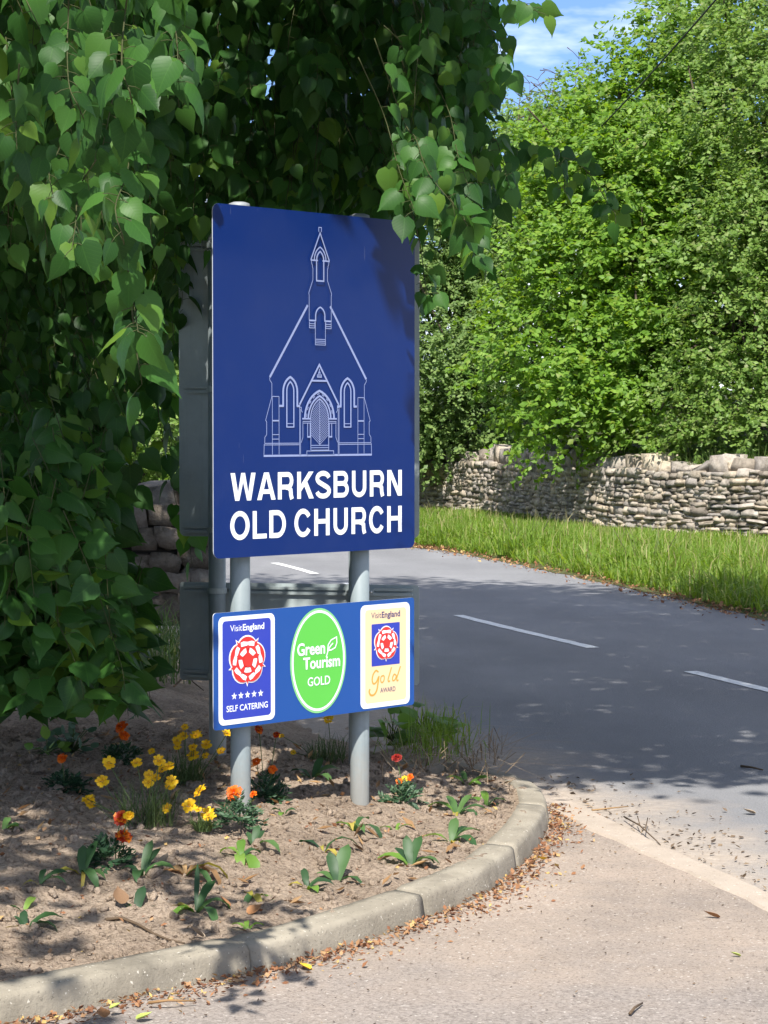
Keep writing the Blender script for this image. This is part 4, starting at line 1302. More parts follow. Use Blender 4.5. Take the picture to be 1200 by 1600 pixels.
fo = link(bpy.data.objects.new('foliage', np_mesh('foliage', np.vstack(Vs), np.vstack(Ts), M_lime, True, np.vstack(Us))), lime); fo['kind'] = 'stuff'
tw = tubes('shoots', [([loc(q_) for q_ in p], r_) for p, r_ in twig_rec], M_twig, lime, 4); tw['kind'] = 'stuff'
print('lime leaves in shoots', len(BP))
# the high crown above the picture, whose shade falls on the road and the bed
def crown_pts(n):
    res = []
    COT = 1 / math.tan(SUN_EL)
    while len(res) < n:
        m_ = n * 4
        q_ = np.stack([rng.uniform(-9, 4.3, m_), rng.uniform(.5, 20, m_), rng.uniform(3.0, 13, m_)], 1)
        e = ((q_[:, 0] + 2.4) / 6.5) ** 2 + ((q_[:, 1] - 10.3) / 8.0) ** 2 + ((q_[:, 2] - 7.2) / 5.4) ** 2
        e2 = ((q_[:, 0] - 2.2) / 2.0) ** 2 + ((q_[:, 1] - 11.0) / 4.5) ** 2 + ((q_[:, 2] - 7.0) / 2.3) ** 2
        e3 = ((q_[:, 0] + 2.75) / 2.1) ** 2 + ((q_[:, 1] - 4.8) / 3.0) ** 2 + ((q_[:, 2] - 4.9) / 1.9) ** 2
        s_ = q_[:, 1] + COT * q_[:, 2]
        lim = np.interp(q_[:, 0] + .0995 * COT * q_[:, 2], [-9, -1.05, -.74, .45, 2.0, 4.3], [5.6, 6.0, 10.9, 10.5, 10.6, 11.0])
        lim = lim + (fbm(q_[:, 0] * 1.3, q_[:, 2] * 1.3, 3, 31) - .45) * 1.5
        top = EYE + q_[:, 1] * (668 / FPX) + np.where(q_[:, 0] > .2, .55, .12)
        ok = (np.minimum(np.minimum(e, e2), e3) < 1) & (s_ > lim) & ((q_[:, 2] > top) | ((q_[:, 0] < -.55) & (q_[:, 1] > 11)))
        gapn = fbm(q_[:, 0] * .55 + 7, s_ * .42, 3, 55)
        ok &= (gapn < .70) | (q_[:, 0] < -1.2)
        ok &= (q_[:, 0] > -.4) | (rng.random(m_) < .42)
        res += list(q_[ok])
    return np.array(res[:n])
cl = crown_pts(6600)
per = 11
pos = (cl[:, None] + rng.normal(size=(len(cl), per, 3)) * np.array([.20, .20, .15])).reshape(-1, 3)
up_ok = (pos[:, 2] > EYE + pos[:, 1] * (668 / FPX) + .05) | ((pos[:, 0] < -.5) & (pos[:, 1] > 10.5))
pos = pos[up_ok]
o_ = np.array(sign.location); t_ = ((o_ - pos) @ SN) / (np.array(SUN_DIR) @ SN)
h_ = pos + np.array(SUN_DIR) * t_[:, None]; u_ = (h_ - o_) @ SU
pos = pos[~((t_ < 0) & (u_ > -.1) & (u_ < 1.15) & (h_[:, 2] > .4) & (h_[:, 2] < 2.55) & ~((u_ > .95) & (h_[:, 2] > 2.1)))]
tip = unit(rng.normal(size=pos.shape) * .6 + np.array([0, 0, -.7])); nrm = rng.normal(size=pos.shape) * .6 + np.array([0, -.4, .8])
X_, Y_, Z_ = frames(tip, nrm); s_ = rng.uniform(.12, .17, len(pos))[:, None]
hc = scatter('high_crown', M_lime_far, ROUNDISH[0], ROUNDISH[1], loc(pos), X_ * s_, Y_ * s_, Z_ * s_, lime); hc['kind'] = 'stuff'

# ------------------------------------------------------------------ trees beyond the wall
def tree(name, label, base, blobs, mat, leaf=.10, dens=230, tmpl=SIMPLE, trunk_r=.16, bare=None, cat='tree', spray=.42, trunk_top=None):
    root = tag(empty(name, base), label, cat)
    org = np.array(base, float)
    P_, T_, N_, S_ = [], [], [], []
    limbs = []
    top = trunk_top or max(b[0][2] for b in blobs) - 1.0
    spine = [np.array([0, 0, -.3]), np.array([.05, 0, (top - base[2]) * .35]), np.array([-.05, .1, (top - base[2]) * .7]), np.array([.1, .1, top - base[2]])]
    limbs.append((catmull(spine, 4), list(np.linspace(trunk_r, trunk_r * .25, 13))))
    for c, r_ in blobs:
        c, r_ = np.array(c, float), np.array(r_ if hasattr(r_, '__len__') else (r_, r_, r_), float)
        area = float((r_[0] * r_[2] + r_[0] * r_[1] + r_[1] * r_[2]) / 3) * 4 * math.pi
        nt_ = int(area * dens / 14)
        d = unit(rng.normal(size=(nt_ * 3, 3)))
        wgt = np.clip(.35 + .75 * (-d[:, 1]) + .35 * d[:, 2], .12, 1)          # the sunny roadside half is denser
        d = d[rng.random(len(d)) < wgt][:nt_]
        f = np.where(rng.random(len(d)) < .72, rng.uniform(.80, 1.06, len(d)), rng.uniform(.35, .8, len(d)))
        # uneven surface: the crown bulges in boughs
        bul = fbm(d[:, 0] * 2.6 + c[0] * 3, d[:, 2] * 2.6 + d[:, 1] * 1.7 + c[2] * 2, 3, int(abs(c[0] * 13)) % 97)
        f = f * (.72 + .60 * bul)
        # sprays gather into boughs with hollows between them
        nb = max(8, len(d) // 9)
        who = rng.integers(0, nb, len(d))
        s0 = (c + d * f[:, None] * r_)[:nb][who] + rng.normal(size=d.shape) * np.array([.30, .26, .22])
        d = unit(d[:nb][who] + rng.normal(size=d.shape) * .35)
        dirn = unit(d * np.array([1, 1, .55]) + rng.normal(size=d.shape) * .55 + np.array([0, -.15, -.05]))
        kk = 14
        u = (np.arange(kk) + .5) / kk
        L = spray * rng.uniform(.6, 1.25, len(d))
        pos = s0[:, None] + dirn[:, None] * (u[None, :, None] * L[:, None, None]) + np.array([0, 0, -1.0]) * (u[None, :, None] ** 2 * .28 * L[:, None, None])
        side = unit(np.cross(dirn, np.array([0, 0, 1.0]) + rng.normal(size=d.shape) * .3))
        alt = np.where(np.arange(kk) % 2, 1.0, -1.0)
        tip = unit(side[:, None] * alt[None, :, None] + dirn[:, None] * .7 + rng.normal(size=pos.shape) * .38 + np.array([0, 0, -.22]))
        nrm = np.array([0, -.25, .8]) + d[:, None] * .55 + rng.normal(size=pos.shape) * .42
        P_.append((pos + rng.normal(size=pos.shape) * .018).reshape(-1, 3)); T_.append(tip.reshape(-1, 3)); N_.append(nrm.reshape(-1, 3))
        S_.append((leaf * rng.uniform(.5, 1.25, pos.shape[:2])).ravel())
        for j in range(5):
            a = s0[rng.integers(len(s0))] - org
            b0 = np.array(limbs[0][0][rng.integers(2, 10)])
            m1 = (a + b0) / 2 + rng.normal(size=3) * .25
            limbs.append((catmull([b0, m1, a], 4), list(np.linspace(trunk_r * .32, .012, 9))))
    pos, tip, nrm, sz = np.vstack(P_), np.vstack(T_), np.vstack(N_), np.concatenate(S_)[:, None]
    X_, Y_, Z_ = frames(tip, nrm)
    o = scatter('crown', mat, tmpl[0], tmpl[1], pos - org, X_ * sz, Y_ * sz, Z_ * sz, root)
    o['kind'] = 'stuff'
    tube('trunk', limbs[0][0], limbs[0][1], M_bark, root, 8)
    for p, r_ in limbs[1:]: tube('branch', p, r_, M_bark, root, 5)
    if bare:
        tubes('bare_twigs', [([q_ - org for q_ in map(np.array, p)], r_) for p, r_ in bare], M_brown_twig, root, 4)
    return root
def B(px, py, d, r): return (tuple(PD(px, py, d)), r)
M_t_bright = mat_leaf('bright_leaf', (.095, .195, .022), (.17, .315, .038), (.26, .41, .058), .47, .5, False, (.24, .30, .05))
M_t_pale = mat_leaf('pale_leaf', (.10, .185, .032), (.18, .295, .058), (.275, .385, .10), .45, .5, False, (.27, .29, .13))
M_t_grey = mat_leaf('greyish_leaf', (.095, .170, .044), (.165, .265, .072), (.26, .36, .11), .42, .5)
M_t_dark = mat_leaf('dark_leaf', (.050, .098, .028), (.09, .160, .042), (.15, .235, .065), .36, .5)
tree('broadleaf_tree', 'bright green broadleaf tree hanging over the middle of the stone wall', tuple(PD(960, 760, 38)), [
    B(900, 640, 35.2, (1.0, .8, .75)), B(950, 560, 35.6, (1.5, 1.1, 1.2)), B(870, 520, 36.4, (1.0, .9, 1.2)), B(1000, 430, 36.2, (1.7, 1.3, 1.3)), B(890, 380, 37.2, (1.35, 1.1, 1.3)),
    B(1060, 300, 37, (1.9, 1.4, 1.4)), B(960, 280, 37.8, (1.4, 1.2, 1.2)), B(880, 260, 38.6, (1.0, 1.0, .95)), B(1000, 190, 38.6, (1.3, 1.2, 1.2)), B(925, 205, 39.2, (1.0, 1, .9)), B(1090, 120, 38.6, (1.25, 1.3, 1.3)), B(1100, 430, 36.4, (1.2, 1.1, 1.1)), B(1060, 60, 39, (.7, .8, 1.0)), B(1050, 560, 35.8, (1.0, .9, .9)), B(1030, 660, 35.2, (1.1, .7, .6)), B(820, 600, 37, (.8, .8, .9))], M_t_bright, .115, 300, SIMPLE, .2)
tree('hawthorn_tree', 'pale leaved tree at the right edge above the stone wall', tuple(PD(1190, 770, 36.5)), [
    B(1170, 390, 34.6, (1.2, 1.0, 1.0)), B(1220, 300, 34.8, (1.4, 1.1, 1.3)), B(1190, 500, 34.2, (1.2, 1.0, .95)), B(1120, 590, 34.0, (.85, .7, .7)), B(1190, 620, 34.0, (.9, .7, .8)), B(1130, 680, 34.0, (1.1, .6, .5)), B(1230, 680, 33.4, (1.0, .6, .5)), B(1200, 160, 35.8, (1.6, 1.3, 1.5)), B(1200, 20, 36.6, (1.5, 1.3, 1.4)), B(1320, 420, 35.4, (1.5, 1.2, 2.0)), B(1340, 150, 36, (1.6, 1.3, 2.2))], M_t_pale, .085, 400, SIMPLE, .15)
tw_ = []
for x0, y0, x1, y1 in ((880, 200, 905, 92), (845, 210, 868, 115), (862, 190, 840, 125), (820, 220, 828, 130), (900, 170, 925, 108), (800, 235, 812, 150)):
    a, b = np.array(PD(x0, y0, 43)), np.array(PD(x1, y1, 43))
    tw_.append(([a, (a + b) / 2 + [.05, 0, 0], b], [.012, .008, .004]))
    for f in (.55, .7, .85, 1.0):
        p = a + (b - a) * f
        for _ in range(2):
            q_ = p + np.array([rng.uniform(-.3, .3), rng.uniform(-.1, .1), rng.uniform(-.02, .25)])
            tw_.append(([p, (p + q_) / 2 + [0, 0, .02], q_], [.006, .005, .010]))
tree('ash_tree', 'grey green tree with a few brown twig tips against the sky', tuple(PD(720, 770, 44)), [
    B(720, 500, 42.4, (1.5, 1.1, 1.2)), B(680, 590, 42.2, (1.2, .9, 1.0)), B(745, 600, 42.6, (.9, .9, .9)), B(680, 400, 43.2, (1.5, 1.2, 1.3)), B(770, 380, 43.2, (1.2, 1.1, 1.2)), B(820, 290, 43.6, (1.2, 1.1, 1.0)), B(850, 215, 44.2, (1.0, 1.0, .75)), B(900, 180, 44.6, (.8, .9, .7)), B(810, 225, 44.6, (.8, .9, .7)), B(700, 300, 44.5, (1.4, 1.2, 1.0)), B(600, 480, 43.5, (1.5, 1.2, 2.2)), B(800, 450, 42.6, (.8, .8, 1.1))], M_t_grey, .085, 420, SIMPLE, .18, tw_)
tree('elder_bush', 'dark rounded bush drooping over the left end of the stone wall', tuple(PD(715, 790, 43.6)), [
    B(700, 680, 42.6, (1.0, .7, .55)), B(665, 705, 42.6, (.8, .6, .42)), B(755, 690, 42.4, (.5, .6, .4)), B(640, 670, 43, (.9, .7, .7)), B(770, 640, 43.2, (.7, .8, .6))], M_t_grey, .085, 420, ROUNDISH, .06, cat='bush', spray=.3)
# trees that close the view behind the sign and the lime
tree('sycamore_tree', 'sunlit yellow green tree glimpsed behind the lime leaves on the left', tuple(PD(230, 800, 40)), [
    B(235, 690, 37.5, (1.0, .9, .8)), B(180, 640, 38, (1.3, 1, 1.2)), B(260, 600, 38.5, (1.2, 1, 1.2)), B(120, 560, 39, (1.6, 1.2, 1.6)), B(240, 480, 40, (1.8, 1.3, 1.6)), B(60, 680, 39, (1.6, 1.2, 1.5))], M_t_pale, .11, 230, SIMPLE, .2)
tree('oak_tree', 'dark tree mass behind the left stone wall', tuple(PD(-120, 800, 46)), [
    B(-100, 560, 45, (3.0, 2, 2.6)), B(60, 420, 46, (2.6, 2, 2.4)), B(-250, 400, 46, (3, 2, 3)), B(130, 640, 45, (2.0, 1.5, 1.6))], M_t_dark, .14, 120, SIMPLE, .3)
tree('beech_tree', 'dark tree standing hidden behind the two sign boards', tuple(PD(460, 790, 49)), [
    B(430, 560, 48, (2.2, 1.6, 2.6)), B(540, 520, 48, (2.0, 1.6, 2.8)), B(330, 600, 48, (2.0, 1.5, 2.2)), B(480, 700, 47, (3.0, 1.4, 1.2))], M_t_dark, .13, 150, SIMPLE, .25)

tree('field_maple_tree', 'darker tree rising furthest back behind the bright broadleaf tree', tuple(PD(960, 780, 52)), [
    B(860, 430, 50, (2.2, 1.4, 2.2)), B(980, 380, 50, (2.4, 1.4, 2.6)), B(900, 620, 50, (2.6, 1.2, 1.5)), B(1020, 620, 50, (2.2, 1.2, 1.6)), B(1060, 250, 51, (1.8, 1.2, 1.6))], M_t_dark, .15, 150, SIMPLE, .25)
tree('field_maple_tree', 'darker tree closing the gaps behind the pale tree at right', tuple(PD(1240, 780, 51)), [
    B(1180, 420, 49.5, (2.4, 1.3, 2.6)), B(1160, 620, 49.5, (2.2, 1.2, 1.6)), B(1190, 200, 50, (1.8, 1.2, 2.0)), B(1330, 400, 50, (2.4, 1.3, 3.0)), B(1150, 40, 51, (1.3, 1.2, 1.6))], M_t_dark, .15, 150, SIMPLE, .25)

# ------------------------------------------------------------------ grass of the verge
def blades(n, sampler, h, m, name, parent=None, lean=.45, wd=.010, label=None, org=(0, 0, 0)):
    p, hh = sampler(n)
    n = len(p)
    H_ = hh * rng.uniform(h[0], h[1], n)
    az = rng.uniform(0, 2 * math.pi, n); le = np.abs(rng.normal(size=n)) * lean
    dx, dy = np.cos(az) * le, np.sin(az) * le
    fx, fy = -np.sin(az + rng.normal(size=n) * .6), np.cos(az)
    W_ = wd * rng.uniform(.6, 1.4, n)
    V = np.zeros((n, 5, 3))
    V[:, 0] = p + np.stack([fx * W_ / 2, fy * W_ / 2, 0 * W_], 1); V[:, 1] = p - np.stack([fx * W_ / 2, fy * W_ / 2, 0 * W_], 1)
    mid = p + np.stack([dx * H_ * .35, dy * H_ * .35, H_ * .6], 1)
    V[:, 2] = mid + np.stack([fx * W_ * .4, fy * W_ * .4, 0 * W_], 1); V[:, 3] = mid - np.stack([fx * W_ * .4, fy * W_ * .4, 0 * W_], 1)
    V[:, 4] = p + np.stack([dx * H_, dy * H_, H_ * np.clip(1 - .35 * le, .35, 1)], 1)
    T = np.array([(0, 1, 3), (0, 3, 2), (2, 3, 4)])
    Tn = (T[None] + (np.arange(n) * 5)[:, None, None]).reshape(-1, 3)
    return link(bpy.data.objects.new(name, np_mesh(name, V.reshape(-1, 3) - np.asarray(org), Tn, m)), parent)
M_grass = mat_leaf('grass_blade', (.11, .195, .024), (.175, .285, .038), (.25, .36, .058), .45, .5, False, (.42, .38, .17))
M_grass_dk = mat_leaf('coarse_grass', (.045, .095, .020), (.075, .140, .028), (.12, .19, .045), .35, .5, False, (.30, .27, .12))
nV = len(VEc)
NT_straw = mat_leaf('straw_stalk', (.22, .20, .08), (.32, .29, .12), (.42, .37, .18), .2, .7)
def verge_sample(n, u0=.0, u1=1.0):
    t_ = rng.uniform(.16, .95, n) ** .8 * (nV - 1); i = np.clip(t_.astype(int), 0, nV - 2); f = (t_ - i)[:, None]
    a = VEc[i] * (1 - f) + VEc[i + 1] * f; b = WBc[i] * (1 - f) + WBc[i + 1] * f
    u = rng.uniform(u0, u1, n)
    clump = fbm(a[:, 0] * 1.1 + u * 6, a[:, 1] * .8 + u * 9, 3, 71)
    dist = np.linalg.norm(b - a, axis=1) * u
    ok = (rng.random(n) < np.clip((clump - .18) * 3.0, .25, 1)) & (dist > .12 + .30 * fbm(a[:, 1] * 2.3, a[:, 0] * 2.3, 2, 5))
    q_ = (a * (1 - u[:, None]) + b * u[:, None])
    z = verge_h(u)
    hh = (.35 + .95 * clump) * smooth(.0, .9, dist + .25) * (1.1 - .6 * smooth(.35, .9, u))
    return np.c_[q_, z][ok], hh[ok]
gv = blades(110000, verge_sample, (.12, .42), M_grass, 'verge_grass', lean=1.0, wd=.015)
tag(gv, 'long bright green grass on the verge below the stone wall', 'grass', kind='stuff')
tag(blades(2600, verge_sample, (.3, .62), NT_straw, 'seed_heads', lean=.5, wd=.008), 'straw coloured seed stalks standing in the verge grass', 'grass', kind='stuff')
def bank_sample(n):
    i = rng.integers(8, 60, n); f = rng.random(n)[:, None]
    a = WBc[i] * (1 - f) + WBc[i + 1] * f; nn = wn[i]
    o = rng.uniform(.25, 2.5, n)
    q_ = a - nn * o[:, None]
    return np.c_[q_, np.interp(o, [.25, 1.5, 4], [.86, 1.0, 1.5])], np.ones(n)
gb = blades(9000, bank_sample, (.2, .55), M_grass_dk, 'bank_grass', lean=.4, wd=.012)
tag(gb, 'shaded long grass growing behind the stone wall', 'grass', kind='stuff')

def verge_weed(label, px, py, n, h, wd, mat, r_, name='verge_weed'):
    b = P(px, py, .06); root = tag(empty(name, b), label, 'plant')
    def smp(k):
        a = rng.uniform(0, 2 * math.pi, k); q_ = np.sqrt(rng.random(k)) * r_
        return np.stack([np.cos(a) * q_, np.sin(a) * q_, np.zeros(k)], 1), np.ones(k)
    blades(n, smp, h, mat, 'leaves', root, .55, wd)
    tubes('stalks', [([Vector((math.cos(k) * r_ * .4, math.sin(k) * r_ * .4, 0)), Vector((math.cos(k) * r_ * .6, math.sin(k) * r_ * .5, h[1] * .7)), Vector((math.cos(k) * r_ * .9, math.sin(k) * r_ * .7, h[1] * 1.25))], [.006, .004, .003]) for k in range(7)], M_twig, root, 4)
    return root
verge_weed('dark clump of coarse weeds at the road edge of the verge', 822, 866, 380, (.15, .42), .022, M_grass, .36)
verge_weed('tall weed stalks against the stone wall at the right', 1168, 836, 120, (.3, .75), .016, M_grass, .22)
verge_weed('coarse tussock of grass at the right end of the verge', 1010, 895, 300, (.2, .38), .02, M_grass, .4)

# ------------------------------------------------------------------ bedding plants
M_mari_leaf = mat_leaf('marigold_leaf', (.030, .075, .035), (.055, .115, .055), (.095, .165, .085), .22, .5)
M_mari_dark = mat_leaf('marigold_leaf_dark', (.018, .050, .022), (.030, .075, .032), (.05, .11, .045), .22, .5)
M_fine = mat_leaf('fine_leaf', (.06, .10, .03), (.09, .14, .045), (.13, .18, .065), .3, .55)
M_stem = mat_plain('flower_stem', (.09, .13, .045), .7, .2)
M_orange = mat_leaf('orange_petal', (.62, .10, .006), (.80, .17, .008), (.86, .25, .012), .25, .55)
M_rust = mat_leaf('rust_petal', (.30, .018, .006), (.52, .06, .006), (.80, .28, .012), .25, .55)
M_yellow = mat_leaf('yellow_petal', (.72, .40, .008), (.84, .53, .012), (.88, .62, .02), .25, .55)
M_darkred = mat_leaf('dark_red_petal', (.16, .008, .008), (.26, .014, .010), (.34, .03, .012), .2, .55)
M_disc = mat_plain('flower_disc', (.55, .26, .01), .8, .2, .3, 200)
def petal_head(rings, seed=0, cup=.25):
    rr = np.random.default_rng(seed)
    V, T = [], []
    for r0, r1, n, lift, wd in rings:
        for k in range(n):
            a = 2 * math.pi * (k + rr.uniform(-.2, .2)) / n
            c, s = math.cos(a), math.sin(a); tx, ty = -s, c
            L = r1 * rr.uniform(.85, 1.1); w_ = wd * rr.uniform(.85, 1.15); z0 = lift * .3; z1 = lift + rr.normal() * .0025
            i = len(V)
            V += [(c * r0, s * r0, z0), (c * L * .6 + tx * w_ * .5, s * L * .6 + ty * w_ * .5, z1 * .8 + rr.normal() * .002), (c * L * .6 - tx * w_ * .5, s * L * .6 - ty * w_ * .5, z1 * .8 + rr.normal() * .002),
                  (c * L + tx * w_ * .34, s * L + ty * w_ * .34, z1 - cup * L * .3 + rr.normal() * .003), (c * L - tx * w_ * .34, s * L - ty * w_ * .34, z1 - cup * L * .3 + rr.normal() * .003), (c * L * .96, s * L * .96, z1 + .001)]
            T += [(i, i + 2, i + 1), (i + 1, i + 2, i + 5), (i + 1, i + 5, i + 3), (i + 2, i + 4, i + 5)]
    return np.array(V), np.array(T)
MARI = [petal_head([(.004, .034, 9, .002, .024), (.003, .026, 8, .010, .020), (.002, .018, 7, .018, .015), (.001, .010, 5, .024, .010)], k) for k in range(3)]
DAISY = [petal_head([(.006, .031, 8, .003, .020), (.004, .020, 6, .007, .013)], 10 + k, .1) for k in range(3)]
HEADS = {}
def head_mesh(kind, mat, k):
    key = (kind, mat.name, k)
    if key not in HEADS:
        v, t_ = (MARI if kind == 'm' else DAISY)[k]
        HEADS[key] = np_mesh('flower', v, t_, mat, False)
    return HEADS[key]
dv_, df_ = [], []
for k in range(8): dv_.append((.0065 * math.cos(k * math.pi / 4), .0065 * math.sin(k * math.pi / 4), .006))
dv_.append((0, 0, .011)); df_ = [(k, (k + 1) % 8, 8) for k in range(8)]
DISC = np_mesh('flower_disc', np.array(dv_), np.array(df_), M_disc, True)
def flower_plant(name, label, base_px, flowers, foliage, cat='flower', fol_r=.075, fol_h=.11, fol_mat=None, size=1.0, n_comp=46):
    """flowers: (px, py, kind, material, scale)"""
    b = on_soil(*base_px)
    root = tag(empty(name, b), label, cat)
    d0 = b.y
    stems = []
    for i, (px, py, kind, m, s_) in enumerate(flowers):
        q_ = PD(px, py, d0 + rng.uniform(-.05, .05)) - b
        p0 = Vector((q_.x * .25 + rng.normal() * .01, q_.y * .3, 0))
        stems.append(([p0, (p0 * .55 + q_ * .45) + Vector((rng.normal() * .008, rng.normal() * .008, .01)), q_], [.0022, .0018, .0018]))
        o = bpy.data.objects.new('flower', head_mesh(kind, m, i % 3)); link(o, root)
        o.location = q_
        o.rotation_euler = Vector((rng.normal() * .25, -.75 + rng.normal() * .25, .75)).to_track_quat('Z', 'Y').to_euler()
        s_ *= .95
        o.scale = (s_, s_, s_)
        if kind == 'd':
            link(bpy.data.objects.new('flower_disc', DISC), o)
    if stems: tubes('stems', stems, M_stem, root, 5)
    if foliage == 'pinnate':
        n = n_comp
        d = unit(rng.normal(size=(n, 3)) + np.array([0, -.1, .45])); d[:, 2] = np.abs(d[:, 2])
        st = d * np.array([fol_r, fol_r, fol_h]) * rng.uniform(.25, .75, (n, 1))
        dirn = unit(d + rng.normal(size=d.shape) * .25)
        kk = 9; u = (np.arange(kk) + .5) / kk; L = .055 * size
        pos = st[:, None] + dirn[:, None] * (u[None, :, None] * L) - np.array([0, 0, 1]) * (u[None, :, None] ** 2 * .012)
        side = unit(np.cross(dirn, rng.normal(size=d.shape) * .4 + np.array([0, 0, 1.0])))
        alt = np.where(np.arange(kk) % 2, 1.0, -1.0)
        tip = unit(side[:, None] * alt[None, :, None] + dirn[:, None] * .9 + rng.normal(size=pos.shape) * .15)
        nrm = np.array([0, -.3, .8]) + rng.normal(size=pos.shape) * .3
        pos, tip, nrm = pos.reshape(-1, 3), tip.reshape(-1, 3), nrm.reshape(-1, 3)
        X_, Y_, Z_ = frames(tip, nrm); s_ = (.027 * size * rng.uniform(.7, 1.2, len(pos)))[:, None]
        tv = SIMPLE[0] * np.array([.62, 1, 1])
        scatter('foliage', fol_mat or M_mari_leaf, tv, SIMPLE[1], pos, X_ * s_, Y_ * s_, Z_ * s_, root)
    elif foliage == 'fine':
        def smp(n):
            a = rng.uniform(0, 2 * math.pi, n); r_ = np.sqrt(rng.random(n)) * fol_r * .45
            return np.stack([np.cos(a) * r_, np.sin(a) * r_, np.zeros(n)], 1), np.ones(n)
        blades(170, smp, (fol_h * .4, fol_h * 1.2), fol_mat or M_fine, 'foliage', root, .9, .0034)
    return root
O_, RU, YE, DR = M_orange, M_rust, M_yellow, M_darkred
flower_plant('marigold', 'orange marigold with double bloom and dark leaves furthest back on the left', (190, 1190), [(190, 1136, 'm', O_, .95), (194, 1149, 'm', O_, .8)], 'pinnate', fol_r=.07, fol_h=.085, fol_mat=M_mari_dark)
flower_plant('marigold', 'low marigold with one small orange bloom beside the grey green plant', (104, 1236), [(97, 1185, 'm', O_, .66)], 'pinnate', fol_r=.085, fol_h=.06, fol_mat=M_mari_dark)
flower_plant('marigold', 'marigold with two rust and orange striped blooms nearest the kerb on the left', (170, 1352), [(190, 1278, 'm', RU, .9), (193, 1307, 'm', RU, 1.0), (201, 1274, 'm', YE, .6)], 'pinnate', fol_r=.07, fol_h=.105, fol_mat=M_mari_dark)
flower_plant('marigold', 'silvery green marigold with bright orange bloom in front of the left post', (372, 1290), [(366, 1239, 'm', O_, .95), (396, 1241, 'm', O_, .5)], 'pinnate', fol_r=.08, fol_h=.115)
flower_plant('marigold', 'marigold with several small orange blooms just behind the left post', (416, 1252), [(401, 1190, 'm', O_, .6), (426, 1202, 'm', O_, .6), (405, 1140, 'm', RU, .6), (432, 1148, 'm', RU, .45)], 'pinnate', fol_r=.07, fol_h=.12, fol_mat=M_mari_dark)
flower_plant('marigold', 'marigold with small orange blooms and one dark red bloom right of the right post', (630, 1256), [(624, 1221, 'm', O_, .5), (641, 1214, 'm', O_, .5), (620, 1184, 'm', DR, .7), (632, 1217, 'd', YE, .5)], 'pinnate', fol_r=.085, fol_h=.075, fol_mat=M_mari_leaf)
flower_plant('yellow_daisy', 'large clump of yellow daisy flowers on feathery stems left of the posts', (230, 1288), [(x, y, 'd', YE, s_) for x, y, s_ in ((170, 1192, .95), (160, 1221, .9), (138, 1249, .95), (141, 1256, .8), (214, 1192, .75), (248, 1189, .8), (254, 1202, .95), (263, 1198, .85), (268, 1221, .8), (232, 1211, .7), (232, 1223, .75), (265, 1228, .7), (260, 1263, .7), (244, 1215, .6))], 'fine', fol_r=.24, fol_h=.19, size=1.1)
flower_plant('yellow_daisy', 'clump of small yellow daisy flowers in shade behind the left post', (290, 1224), [(x, y, 'd', YE, s_) for x, y, s_ in ((277, 1157, .8), (287, 1150, .7), (306, 1149, .95), (301, 1168, .7), (302, 1181, .95), (322, 1164, .8), (345, 1173, .7), (289, 1136, .55), (277, 1167, .6), (321, 1181, .55), (237, 1174, .55), (355, 1146, .75))], 'fine', fol_r=.16, fol_h=.15)
flower_plant('yellow_daisy', 'four yellow daisy blooms on thin stems left of the silvery marigold', (318, 1298), [(x, y, 'd', YE, s_) for x, y, s_ in ((312, 1236, 1.0), (296, 1259, 1.0), (325, 1273, 1.05), (309, 1264, .6))], 'fine', fol_r=.07, fol_h=.06)
flower_plant('yellow_daisy', 'few small yellow blooms showing under the lower board between the posts', (512, 1190), [(513, 1124, 'd', YE, .85), (440, 1150, 'd', YE, .5), (458, 1176, 'd', YE, .5)], 'fine', fol_r=.2, fol_h=.14)

# ------------------------------------------------------------------ strap-leaved seedlings
M_strap = mat_leaf('seedling_leaf', (.035, .090, .030), (.062, .135, .042), (.10, .19, .055), .28, .5)
M_strap_dk = mat_leaf('seedling_leaf_dark', (.020, .055, .024), (.034, .080, .032), (.055, .115, .04), .25, .5)
M_strap_lt = mat_leaf('seedling_leaf_lime', (.09, .19, .03), (.14, .26, .04), (.20, .32, .06), .3, .5)
M_strap_ylw = mat_leaf('seedling_leaf_yellow', (.30, .28, .05), (.38, .33, .06), (.46, .36, .08), .3, .55)
M_strap_brown = mat_leaf('dried_leaf', (.22, .125, .055), (.34, .20, .09), (.44, .29, .14), .2, .7)
MS = {'g': M_strap, 'd': M_strap_dk, 'l': M_strap_lt, 'y': M_strap_ylw, 'b': M_strap_brown}
def strap(L, wd, arch, m, name='leaf', fold=.35, rows=6):
    """leaf that rises from its base and arches over; x lateral, y outwards"""
    V, T = [], []
    prof_ = [.35, .62, .9, 1.0, .82, .12]
    a = 1.15 - arch * .25; y = z = 0.0
    for i in range(rows):
        u = i / (rows - 1); w_ = wd * np.interp(u, np.linspace(0, 1, 6), prof_) / 2
        rp = .0022 * math.sin(i * 2.3)
        V += [(-w_, y, z + w_ * fold + rp), (0, y, z), (w_, y, z + w_ * fold - rp)]
        ang = a - arch * u * 1.6
        y += math.cos(ang) * L / (rows - 1); z += math.sin(ang) * L / (rows - 1)
        if i:
            k = 3 * i
            T += [(k - 3, k - 2, k + 1), (k - 3, k + 1, k), (k - 2, k - 1, k + 2), (k - 2, k + 2, k + 1)]
    return np_mesh(name, np.array(V), np.array(T), m, True, np.array(V)[:, :2])
